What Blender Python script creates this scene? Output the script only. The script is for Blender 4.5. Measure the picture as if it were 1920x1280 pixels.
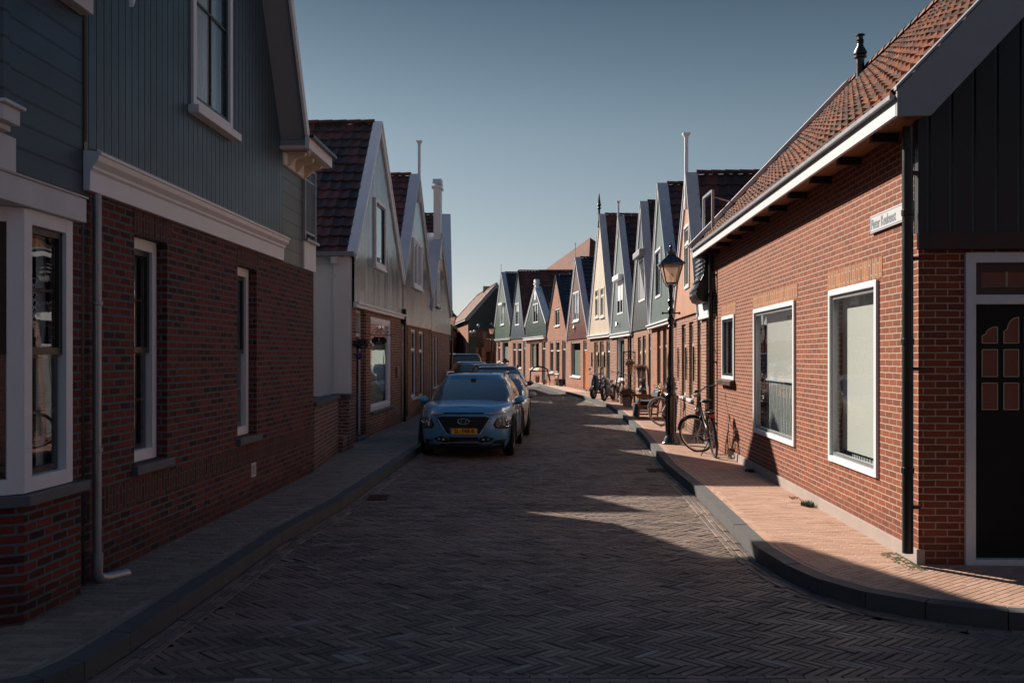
import bpy, bmesh, math, random
import numpy as np
from mathutils import Vector, Matrix
from mathutils.geometry import tessellate_polygon
random.seed(7); rng = np.random.default_rng(7)
S = bpy.context.scene
R = math.radians
for o in list(bpy.data.objects): bpy.data.objects.remove(o)
COL = S.collection

# ---------------------------------------------------------------- camera, sky, sun, exposure
CH, FP, CX, HY = 1.9, 1867.0, 960.0, 668.0      # eye height, focal length and horizon of the photograph (1920 px wide)
cam = bpy.data.cameras.new('camera'); camo = bpy.data.objects.new('camera', cam); COL.objects.link(camo)
cam.lens = 36*FP/1920; cam.sensor_width = 36; cam.shift_y = (HY-640)/1920; cam.clip_end = 5000; cam.clip_start = .05
camo.location = (0, 0, CH); camo.rotation_euler = (R(90), 0, 0); S.camera = camo
SUN = Vector((6.9, -8.3, -6.3)).normalized()
S.view_settings.view_transform = 'Standard'; S.view_settings.look = 'None'; S.view_settings.gamma = 1
S.view_settings.exposure = 0.82
w = bpy.data.worlds.new('World'); S.world = w; w.use_nodes = True
nt = w.node_tree; nt.nodes.clear()
sky = nt.nodes.new('ShaderNodeTexSky'); sky.sky_type = 'NISHITA'; sky.sun_disc = False
sky.sun_elevation = R(30); sky.sun_rotation = R(-39.7); sky.air_density = 1.0; sky.dust_density = .5; sky.ozone_density = 2.0
bg = nt.nodes.new('ShaderNodeBackground'); wo = nt.nodes.new('ShaderNodeOutputWorld')
bg.inputs[1].default_value = .078
hsv = nt.nodes.new('ShaderNodeHueSaturation'); hsv.inputs['Saturation'].default_value = .55
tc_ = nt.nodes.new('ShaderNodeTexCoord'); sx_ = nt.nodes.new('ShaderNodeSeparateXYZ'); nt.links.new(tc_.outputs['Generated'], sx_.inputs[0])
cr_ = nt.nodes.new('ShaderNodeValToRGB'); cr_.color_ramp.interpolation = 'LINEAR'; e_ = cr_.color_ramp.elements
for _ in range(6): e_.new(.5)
for k_, (p_, c_) in enumerate(((0, (.55, .55, .58, 1)), (.058, (.52, .52, .55, 1)), (.117, (.44, .465, .47, 1)), (.218, (.33, .385, .395, 1)), (.277, (.235, .30, .32, 1)), (.34, (.155, .21, .235, 1)), (.55, (.18, .30, .43, 1)), (1, (.25, .43, .66, 1)))): e_[k_].position = p_; e_[k_].color = c_  # sky tinted by height: dark band imitates lens falloff, overhead raised to fill shade
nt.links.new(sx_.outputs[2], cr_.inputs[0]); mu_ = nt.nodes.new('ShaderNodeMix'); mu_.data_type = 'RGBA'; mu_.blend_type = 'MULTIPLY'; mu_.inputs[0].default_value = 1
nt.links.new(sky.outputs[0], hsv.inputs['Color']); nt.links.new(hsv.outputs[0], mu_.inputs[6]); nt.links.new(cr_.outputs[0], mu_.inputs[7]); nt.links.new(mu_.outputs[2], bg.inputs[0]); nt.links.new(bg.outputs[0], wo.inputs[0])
sl = bpy.data.lights.new('sun', 'SUN'); sl.energy = 5.0; sl.angle = R(.5); sl.color = (1, .88, .76)
so = bpy.data.objects.new('sun', sl); COL.objects.link(so); so.rotation_euler = SUN.to_track_quat('-Z', 'Y').to_euler(); so.location = (-20, 30, 30)

# ---------------------------------------------------------------- materials
class NT:
    def __init__(s, name):
        s.m = bpy.data.materials.new(name); s.m.use_nodes = True; s.t = s.m.node_tree; s.t.nodes.clear()
        s.out = s.n('ShaderNodeOutputMaterial')
    def n(s, typ, **k):
        x = s.t.nodes.new(typ)
        for a, b in k.items(): setattr(x, a, b)
        return x
    def l(s, a, b): s.t.links.new(a, b)
    def math(s, op, a, b=None, c=None):
        x = s.n('ShaderNodeMath', operation=op)
        for i, v in enumerate((a, b, c)):
            if v is None: continue
            if isinstance(v, (int, float)): x.inputs[i].default_value = v
            else: s.l(v, x.inputs[i])
        return x.outputs[0]
    def mix(s, fac, a, b, mode='MIX'):
        x = s.n('ShaderNodeMix', data_type='RGBA', blend_type=mode)
        for i, v in ((0, fac), (6, a), (7, b)):
            if isinstance(v, (int, float)): x.inputs[i].default_value = v
            elif isinstance(v, tuple): x.inputs[i].default_value = (*v[:3], 1)
            else: s.l(v, x.inputs[i])
        return x.outputs[2]
    def noise(s, scale, detail=4, vec=None, rough=.55):
        x = s.n('ShaderNodeTexNoise'); x.inputs['Scale'].default_value = scale; x.inputs['Detail'].default_value = detail
        x.inputs['Roughness'].default_value = rough
        if vec is not None: s.l(vec, x.inputs['Vector'])
        return x.outputs[0]
    def ramp(s, fac, pts):
        x = s.n('ShaderNodeValToRGB'); e = x.color_ramp.elements
        while len(e) < len(pts): e.new(.5)
        for i, (p, c) in enumerate(pts): e[i].position = p; e[i].color = (*c, 1)
        s.l(fac, x.inputs[0]); return x.outputs[0]
    def uv(s): return s.n('ShaderNodeUVMap').outputs[0]
    def pos(s): return s.n('ShaderNodeNewGeometry').outputs['Position']
    def obj(s): return s.n('ShaderNodeTexCoord').outputs['Object']
    def bump(s, h, dist=.01, strength=1.0):
        x = s.n('ShaderNodeBump'); x.inputs['Distance'].default_value = dist; x.inputs['Strength'].default_value = strength
        s.l(h, x.inputs['Height']); return x.outputs[0]
    def bsdf(s, col, rough=.6, metal=0, normal=None, spec=.5, coat=0, emis=None, est=0, sheen=0):
        b = s.n('ShaderNodeBsdfPrincipled')
        for k, v in (('Base Color', col), ('Roughness', rough), ('Metallic', metal), ('Specular IOR Level', spec), ('Coat Weight', coat), ('Sheen Weight', sheen)):
            if isinstance(v, tuple): b.inputs[k].default_value = (*v[:3], 1)
            elif isinstance(v, (int, float)): b.inputs[k].default_value = v
            else: s.l(v, b.inputs[k])
        if coat: b.inputs['Coat Roughness'].default_value = .04
        if normal is not None: s.l(normal, b.inputs['Normal'])
        s.l(b.outputs[0], s.out.inputs[0]); return s.m

def sc(c, k): return tuple(min(1, x*k) for x in c)

def plain(name, col, rough=.5, metal=0, dirt=.25, scale=6, coat=0, spec=.5, bumpd=.001):
    N = NT(name); p = N.pos()
    f = N.noise(scale, 5, p); f2 = N.noise(scale*9, 3, p)
    c = N.mix(N.math('MULTIPLY', f, dirt*2), col, sc(col, .55))
    c = N.mix(N.math('MULTIPLY', f2, dirt), c, sc(col, 1.15))
    r = N.math('ADD', N.math('MULTIPLY', f, .25), rough-.12)
    return N.bsdf(c, r, metal, N.bump(f2, bumpd), spec, coat)

def brick(name, c1, c2, mortar, bw=.215, rh=.066, ms=.011, soldier=False, dark=None, bump=.012, var=1.0, dirt=.3):
    N = NT(name); uv = N.uv()
    if soldier:
        mp = N.n('ShaderNodeMapping'); mp.inputs['Rotation'].default_value = (0, 0, R(90)); N.l(uv, mp.inputs[0]); uv = mp.outputs[0]
    jit = N.n('ShaderNodeVectorMath', operation='MULTIPLY_ADD')
    nz = N.n('ShaderNodeTexNoise'); nz.inputs['Scale'].default_value = 9; nz.inputs['Detail'].default_value = 3; N.l(uv, nz.inputs['Vector'])
    N.l(nz.outputs[1], jit.inputs[0]); jit.inputs[1].default_value = (.012, .009, 0); N.l(uv, jit.inputs[2])
    b = N.n('ShaderNodeTexBrick'); N.l(jit.outputs[0], b.inputs['Vector'])
    b.inputs['Scale'].default_value = 1; b.inputs['Brick Width'].default_value = bw; b.inputs['Row Height'].default_value = rh
    b.inputs['Mortar Size'].default_value = ms; b.inputs['Mortar Smooth'].default_value = .25; b.inputs['Bias'].default_value = 0
    b.inputs['Color1'].default_value = (0, 0, 0, 1); b.inputs['Color2'].default_value = (1, 1, 1, 1); b.inputs['Mortar'].default_value = (.5, .5, .5, 1)
    dk = dark or sc(c2, .55)
    bc = N.ramp(b.outputs['Color'], [(0, dk), (.22, c2), (.6, c1), (1, sc(c1, 1.25))])
    big = N.noise(.7, 4, N.pos()); fine = N.noise(70, 4, N.pos())
    bc = N.mix(N.math('MULTIPLY', fine, .55), bc, sc(c2, .6))
    bc = N.mix(N.math('MULTIPLY', big, dirt), bc, dk)
    mo = N.mix(N.noise(25, 3, N.pos()), sc(mortar, .8), sc(mortar, 1.15))
    mo = N.mix(N.math('MULTIPLY', big, dirt*.8), mo, sc(mortar, .45))
    c = N.mix(b.outputs['Fac'], bc, mo)
    # darker foot of the wall with a patchy upper edge
    sp = N.n('ShaderNodeSeparateXYZ'); N.l(N.pos(), sp.inputs[0])
    foot = N.math('LESS_THAN', sp.outputs[2], N.math('ADD', N.math('MULTIPLY', big, .9), -.12))
    c = N.mix(N.math('MULTIPLY', foot, .35), c, sc(dk, .8))
    h = N.math('ADD', N.math('MULTIPLY', N.math('SUBTRACT', 1.0, b.outputs['Fac']), 1.0), N.math('MULTIPLY', fine, .3))
    return N.bsdf(c, .82, 0, N.bump(h, bump), .25)

def boards(name, col, pitch=.15, vert=True, rough=.4, streak=.3, groove=.07, edge=.01, off=0, tilt=0):
    N = NT(name); sp = N.n('ShaderNodeSeparateXYZ'); N.l(N.uv(), sp.inputs[0])
    s = sp.outputs[0] if vert else sp.outputs[1]
    q = N.math('DIVIDE', N.math('ADD', s, 50+off), pitch); fr = N.math('FRACT', q); fl = N.math('FLOOR', q)
    wn = N.n('ShaderNodeTexWhiteNoise', noise_dimensions='1D'); N.l(fl, wn.inputs['W'])
    dist = N.math('MINIMUM', fr, N.math('SUBTRACT', 1.0, fr))
    g = N.math('LESS_THAN', dist, groove/2)
    mp = N.n('ShaderNodeMapping'); mp.inputs['Scale'].default_value = (14, 14, .7) if vert else (1, 1, 14); N.l(N.pos(), mp.inputs[0])
    st = N.noise(1.0, 4, mp.outputs[0]); st2 = N.noise(1.6, 5, N.pos())
    c = N.mix(N.math('MULTIPLY', wn.outputs[0], .5), col, sc(col, .72))
    c = N.mix(N.math('MULTIPLY', st, streak), c, sc(col, 1.5))
    c = N.mix(N.math('MULTIPLY', st2, .35), c, sc(col, .6))
    c = N.mix(g, c, sc(col, .12))
    if vert: h = N.math('SMOOTH_MIN', N.math('MULTIPLY', dist, 12), 1.0, .3)
    else: h = N.math('SUBTRACT', 1.0, N.math('MULTIPLY', fr, .8))
    h = N.math('ADD', h, N.math('MULTIPLY', st, .12))
    h = N.math('ADD', h, N.math('MULTIPLY', wn.outputs[0], .1))
    if tilt: h = N.math('ADD', h, N.math('MULTIPLY', N.math('MULTIPLY', N.math('SUBTRACT', wn.outputs[0], .5), fr), tilt))
    r = N.math('ADD', N.math('MULTIPLY', st2, .22), rough-.1)
    return N.bsdf(c, r, 0, N.bump(h, edge), .5)

def tiles(name, c1, c2, c3, rough=.6, moss=.2):
    N = NT(name); fl = N.n('ShaderNodeVectorMath', operation='FLOOR'); N.l(N.uv(), fl.inputs[0])
    wn = N.n('ShaderNodeTexWhiteNoise', noise_dimensions='2D'); N.l(fl.outputs[0], wn.inputs['Vector'])
    c = N.ramp(wn.outputs[0], [(0, c3), (.35, c2), (.7, c1), (1, sc(c1, 1.35))])
    n1 = N.noise(2.2, 6, N.pos()); n2 = N.noise(28, 4, N.pos())
    c = N.mix(N.math('MULTIPLY', n1, .55), c, c3)
    c = N.mix(N.math('MULTIPLY', n2, .35), c, sc(c2, 1.3))
    mf = N.math('MULTIPLY', N.math('GREATER_THAN', n2, .60), moss)
    c = N.mix(mf, c, (.06, .07, .04))
    return N.bsdf(c, rough, 0, N.bump(n2, .004), .4)

def pavers(name, cols, rough=.7, patch=None):
    N = NT(name); sp = N.n('ShaderNodeSeparateXYZ'); N.l(N.uv(), sp.inputs[0])
    n = len(cols); c = N.ramp(sp.outputs[0], [(i/(n-1), cols[i]) for i in range(n)])
    n1 = N.noise(.8, 5, N.pos()); n2 = N.noise(60, 4, N.pos()); n3 = N.noise(4, 5, N.pos())
    c = N.mix(N.math('MULTIPLY', n1, .6), c, sc(cols[0], .8))
    c = N.mix(N.math('MULTIPLY', n2, .35), c, sc(cols[-1], 1.15))
    c = N.mix(N.math('MULTIPLY', N.math('GREATER_THAN', n3, .62), .25), c, sc(cols[0], .5))
    r = N.math('ADD', N.math('MULTIPLY', n3, .3), rough-.15)
    return N.bsdf(c, r, 0, N.bump(n2, .003), .35)

def glass(name, tint=(.92, .96, .95), refl=1.0):
    N = NT(name); t = N.n('ShaderNodeBsdfTransparent'); t.inputs[0].default_value = (*tint, 1)
    g = N.n('ShaderNodeBsdfGlossy'); g.inputs['Roughness'].default_value = .015; g.inputs[0].default_value = (.95, .97, 1, 1)
    nz = N.noise(1.1, 2, N.pos()); N.l(N.bump(nz, .004), g.inputs['Normal'])
    ge = N.n('ShaderNodeNewGeometry'); dt = N.n('ShaderNodeVectorMath', operation='DOT_PRODUCT'); N.l(ge.outputs['Incoming'], dt.inputs[0]); N.l(ge.outputs['Normal'], dt.inputs[1])
    fr_ = N.math('ADD', .045, N.math('MULTIPLY', N.math('POWER', N.math('SUBTRACT', 1.0, N.math('ABSOLUTE', dt.outputs['Value'])), 5.0), .955))
    m = N.n('ShaderNodeMixShader'); N.l(N.math('MINIMUM', N.math('MULTIPLY', fr_, refl), 1.0), m.inputs[0])
    N.l(t.outputs[0], m.inputs[1]); N.l(g.outputs[0], m.inputs[2]); N.l(m.outputs[0], N.out.inputs[0]); return N.m

def blinds(name, col):
    N = NT(name); sp = N.n('ShaderNodeSeparateXYZ'); N.l(N.uv(), sp.inputs[0])
    fr = N.math('FRACT', N.math('DIVIDE', sp.outputs[1], .045))
    c = N.mix(N.math('LESS_THAN', fr, .16), col, sc(col, .3)); return N.bsdf(c, .7, 0, N.bump(fr, .01))
def curtain(name, col):
    N = NT(name); sp = N.n('ShaderNodeSeparateXYZ'); N.l(N.uv(), sp.inputs[0])
    h = N.math('SINE', N.math('ADD', N.math('MULTIPLY', sp.outputs[0], 70), N.math('MULTIPLY', N.noise(3, 2, N.uv()), 9)))
    c = N.mix(N.math('MULTIPLY', N.math('ADD', h, 1), .2), col, sc(col, .6)); return N.bsdf(c, .85, 0, N.bump(h, .012))

M = {}
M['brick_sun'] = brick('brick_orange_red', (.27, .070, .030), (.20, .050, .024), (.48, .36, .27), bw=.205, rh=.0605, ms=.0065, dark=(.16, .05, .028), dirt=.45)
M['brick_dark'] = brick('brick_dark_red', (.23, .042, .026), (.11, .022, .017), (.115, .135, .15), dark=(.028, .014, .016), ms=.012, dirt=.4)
M['brick_old'] = brick('brick_weathered', (.25, .10, .075), (.16, .075, .065), (.33, .31, .30), dark=(.08, .05, .05), dirt=.5)
M['brick_a'] = brick('brick_brown_red', (.34, .13, .085), (.24, .09, .06), (.44, .36, .29), ms=.010)
M['brick_b'] = brick('brick_orange', (.40, .145, .07), (.31, .10, .052), (.42, .33, .26), ms=.009)
M['brick_c'] = brick('brick_light_red', (.38, .16, .09), (.29, .115, .07), (.44, .36, .29), ms=.009)
M['brick_soldier'] = brick('brick_soldier_orange', (.42, .17, .06), (.34, .12, .05), (.40, .28, .20), bw=.215, rh=.066, soldier=True)
M['brick_soldier_dark'] = brick('brick_soldier_dark', (.15, .045, .035), (.09, .03, .03), (.12, .11, .11), bw=.215, rh=.066, soldier=True)
M['white'] = plain('white_paint', (.80, .82, .85), .4, dirt=.12)
M['white_old'] = plain('weathered_white_paint', (.66, .68, .71), .5, dirt=.35, scale=3)
M['cream_paint'] = plain('cream_paint', (.70, .62, .50), .4, dirt=.15)
M['grey_paint'] = plain('grey_paint', (.30, .31, .33), .45, dirt=.2)
M['verge_grey'] = plain('weathered_verge_board', (.56, .58, .61), .55, dirt=.5, scale=4)
M['zinc'] = plain('zinc', (.36, .37, .39), .38, .6, dirt=.25)
M['black'] = plain('black_paint', (.012, .013, .015), .35, dirt=.2)
M['matte_black'] = plain('matte_black_door', (.005, .006, .007), .55, dirt=.1, spec=.25)
M['lampblack'] = plain('black_gloss_enamel', (.008, .009, .010), .2, dirt=.1, coat=.6)
M['dark_sash'] = plain('dark_sash_paint', (.018, .022, .025), .3)
M['green_sash'] = plain('dark_green_paint', (.02, .05, .035), .3)
M['bluestone'] = plain('bluestone', (.10, .115, .135), .55, dirt=.3)
M['concrete'] = plain('kerb_concrete', (.085, .087, .09), .8, dirt=.5, scale=5, bumpd=.004)
M['plinth'] = plain('plinth_render', (.36, .30, .27), .85, dirt=.4, scale=3, bumpd=.004)
M['stucco'] = plain('grey_stucco', (.78, .80, .80), .8, dirt=.16, scale=2, bumpd=.003)
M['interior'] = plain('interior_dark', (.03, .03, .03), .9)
M['soil'] = plain('joint_sand', (.022, .018, .016), .95, dirt=.4, scale=8)
M['glass'] = glass('window_glass', refl=1.5)
def frosted():
    N = NT('frosted_lantern_glass'); t = N.n('ShaderNodeBsdfTransparent'); t.inputs[0].default_value = (.9, .8, .7, 1); d = N.n('ShaderNodeBsdfTranslucent'); d.inputs[0].default_value = (.85, .62, .5, 1)
    e = N.n('ShaderNodeBsdfDiffuse'); e.inputs[0].default_value = (.75, .58, .48, 1); a = N.n('ShaderNodeMixShader'); N.l(d.outputs[0], a.inputs[1]); N.l(e.outputs[0], a.inputs[2]); b = N.n('ShaderNodeMixShader'); b.inputs[0].default_value = .6
    N.l(t.outputs[0], b.inputs[1]); N.l(a.outputs[0], b.inputs[2]); N.l(b.outputs[0], N.out.inputs[0]); return N.m
M['glass_lamp'] = frosted()
M['curtain'] = curtain('net_curtain', (.56, .57, .54))
M['sheer'] = curtain('sheer_curtain', (.30, .33, .33))
M['blind'] = plain('roller_blind', (.60, .60, .57), .8, dirt=.06)
M['venetian'] = blinds('venetian_blind', (.48, .56, .50))
M['l1_siding'] = boards('dark_blue_siding', (.036, .066, .096), .172, False, .42, .15, .12, .02)
M['l2_boards'] = boards('blue_grey_boards', (.036, .074, .104), .135, True, .38, .12, .13, .012)
M['l2_siding'] = boards('blue_grey_siding', (.085, .115, .125), .19, False, .4, .12, .08, .02)
M['l3_boards'] = boards('silver_grey_boards', (.19, .21, .22), .16, True, .11, .8, .08, .004, tilt=1.6)
M['l4_boards'] = boards('grey_gloss_boards', (.17, .19, .20), .18, True, .12, .7, .07, .004, tilt=1.5)
M['r11_boards'] = boards('black_boards', (.010, .018, .022), .19, True, .42, .15, .06, .014)
M['peach'] = boards('peach_boards', (.66, .36, .24), .17, True, .3, .12, .02, .004)
M['r9b'] = boards('green_grey_boards', (.13, .18, .17), .17, True, .33, .2, .03, .005)
M['r8b'] = boards('charcoal_boards', (.085, .095, .10), .17, True, .33, .2, .03, .005)
M['r7b'] = boards('pale_teal_boards', (.17, .21, .215), .17, True, .33, .2, .03, .005)
M['cream'] = boards('cream_boards', (.74, .62, .50), .17, True, .35, .1, .02, .004)
M['brownb'] = boards('red_brown_boards', (.13, .038, .026), .17, True, .33, .4, .05, .006)
M['r3b'] = boards('bottle_green_boards', (.035, .062, .048), .17, True, .33, .2, .03, .005)
M['r2b'] = boards('slate_blue_boards', (.07, .095, .125), .17, True, .33, .15, .04, .005)
M['r1b'] = boards('sage_green_boards', (.10, .145, .12), .17, True, .35, .2, .04, .005)
M['teal_boards'] = boards('dark_green_boards', (.012, .03, .026), .2, True, .4, .2, .04, .006)
M['tile_dark'] = tiles('dark_brown_pantiles', (.12, .034, .022), (.055, .026, .02), (.018, .016, .016), .5)
M['tile_red'] = tiles('red_brown_pantiles', (.17, .05, .03), (.10, .035, .026), (.035, .024, .024), .5)
M['tile_black'] = tiles('slate_black_pantiles', (.04, .042, .045), (.028, .03, .034), (.014, .015, .018), .45)
M['tile_orange'] = tiles('orange_pantiles', (.27, .07, .017), (.13, .038, .014), (.02, .017, .015), .8, .6)
M['tile_far'] = tiles('sunlit_orange_tiles', (.26, .080, .036), (.21, .066, .03), (.15, .046, .022), .7, 0)
def road_mat(cols):
    N = NT('road_clinkers'); sp = N.n('ShaderNodeSeparateXYZ'); N.l(N.uv(), sp.inputs[0]); p = N.pos()
    c = N.ramp(sp.outputs[0], [(i/(len(cols)-1), cols[i]) for i in range(len(cols))])
    big, mid, fine = N.noise(.35, 5, p), N.noise(1.7, 6, p), N.noise(70, 4, p)
    c = N.mix(N.math('MULTIPLY', N.math('SMOOTH_MIN', N.math('MULTIPLY', N.math('MAXIMUM', N.math('SUBTRACT', big, .45), 0.0), 6), 1.0, .2), .55), c, (.26, .19, .15))
    c = N.mix(N.math('MULTIPLY', N.math('MAXIMUM', N.math('SUBTRACT', mid, .52), 0.0), 3.2), c, (.022, .021, .023))
    c = N.mix(N.math('MULTIPLY', fine, .4), c, sc(cols[-1], 1.1)); sp2 = N.n('ShaderNodeSeparateXYZ'); N.l(p, sp2.inputs[0])
    odd = N.math('GREATER_THAN', sp.outputs[1], .985); c = N.mix(N.math('MULTIPLY', odd, .6), c, (.30, .29, .28))
    r = N.math('ADD', N.math('MULTIPLY', mid, .5), N.math('ADD', N.math('MULTIPLY', sp.outputs[1], .12), .34))
    return N.bsdf(c, r, 0, N.bump(N.math('ADD', fine, N.math('MULTIPLY', mid, 2.0)), .003), .28)
M['road'] = road_mat([(.052, .043, .041), (.115, .088, .074), (.165, .122, .098), (.23, .175, .145)])
M['road_far'] = plain('far_road_clinkers', (.17, .13, .11), .6, dirt=.4, scale=3)
M['road_old'] = pavers('road_clinkers', [(.038, .034, .036), (.07, .056, .054), (.105, .080, .072), (.15, .125, .115)], .6)
M['pave_r'] = pavers('warm_pavement_bricks', [(.34, .205, .145), (.42, .26, .185), (.47, .30, .22), (.52, .35, .27)], .8)
M['pave_l'] = pavers('buff_pavement_bricks', [(.16, .135, .11), (.22, .185, .15), (.27, .23, .19), (.32, .28, .23)], .75)
M['tile_far2'] = tiles('far_rust_tiles', (.19, .05, .022), (.15, .042, .02), (.10, .03, .015), .8, 0)
M['wood'] = boards('oiled_teak', (.26, .10, .035), .06, True, .45, .5, .02, .002)
M['wood_pale'] = plain('bleached_wood', (.42, .33, .26), .7)
M['rust'] = plain('rusty_iron', (.085, .032, .018), .75, dirt=.5)
M['rubber'] = plain('tyre_rubber', (.012, .012, .012), .8)
M['plastic'] = plain('black_plastic', (.015, .016, .018), .5, dirt=.1)
M['chrome'] = plain('chrome', (.7, .71, .73), .15, 1, dirt=.05)
M['alloy'] = plain('alloy_rim', (.42, .43, .45), .3, .9, dirt=.1)
M['orange_refl'] = plain('orange_reflector', (.7, .17, .03), .2, coat=.5)
M['lamp_lens'] = plain('clear_lens', (.45, .47, .50), .12, .5, coat=1)
M['red_lens'] = plain('red_lens', (.65, .02, .015), .25, coat=.6)
M['carglass'] = plain('tinted_car_glass', (.045, .062, .068), .16, coat=1, dirt=.1, bumpd=0)
def carpaint(name, c, metal=.55):
    N = NT(name); f = N.noise(900, 2, N.obj()); d = N.noise(3, 4, N.pos())
    cc = N.mix(N.math('MULTIPLY', f, .5), c, sc(c, 1.5)); cc = N.mix(N.math('MULTIPLY', d, .2), cc, sc((.3, .28, .25), .5))
    return N.bsdf(cc, .34, metal, None, .5, .9)
M['kona'] = carpaint('steel_blue_paint', (.11, .34, .58), .35)
M['silver_paint'] = carpaint('silver_grey_paint', (.30, .34, .38))
M['pale_paint'] = carpaint('pale_green_grey_paint', (.40, .47, .45), .3)
M['navy_paint'] = carpaint('dark_navy_paint', (.045, .065, .09))
M['grey_car'] = carpaint('mid_grey_paint', (.16, .19, .22))
M['black_car'] = carpaint('black_car_paint', (.02, .024, .03), .2)
M['white_car'] = carpaint('white_car_paint', (.6, .62, .64), .1)
M['plate'] = plain('plate_yellow', (.95, .42, .01), .5, dirt=.08)
M['plate_blue'] = plain('plate_blue', (.02, .07, .35), .5)
M['ink'] = plain('black_ink', (.01, .01, .01), .6, dirt=0)
M['sign_ink'] = plain('grey_blue_ink', (.16, .19, .25), .6, dirt=.1)
M['sign_white'] = plain('sign_enamel', (.62, .64, .66), .35, dirt=.15)
M['cork'] = plain('bottle_paint', (.6, .6, .58), .5)
M['amber'] = plain('leaded_amber_glass', (.20, .045, .014), .35, dirt=.9, scale=25, coat=.3, bumpd=.004)
M['gold'] = plain('gold_leading', (.5, .42, .30), .5)
M['leaf'] = plain('green_leaves', (.05, .09, .03), .6, dirt=.5, scale=30)
M['leaf_dark'] = plain('dark_leaves', (.02, .035, .025), .6, dirt=.5, scale=30)
M['flower_rust'] = plain('rust_orange_flowers', (.36, .13, .05), .7, dirt=.5, scale=40)
M['flower_orange'] = plain('orange_flower', (.65, .20, .03), .6)
M['flower_blue'] = plain('blue_flower', (.03, .05, .25), .6)
M['terracotta'] = plain('terracotta', (.36, .16, .09), .8, dirt=.3)
M['peach_door'] = plain('peach_door', (.58, .30, .15), .35)
M['orange_door'] = plain('orange_door', (.72, .20, .02), .35)
M['cushion'] = plain('dark_cushion', (.02, .025, .035), .85)
M['skin'] = plain('skin', (.55, .32, .22), .6, dirt=.05)
M['hair'] = plain('brown_hair', (.13, .04, .015), .6)
M['shirt'] = plain('white_shirt', (.7, .7, .7), .8)
M['cladding'] = plain('black_cladding', (.02, .021, .022), .65)
M['moss'] = plain('moss', (.05, .075, .015), .9, dirt=.6, scale=30)

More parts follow.
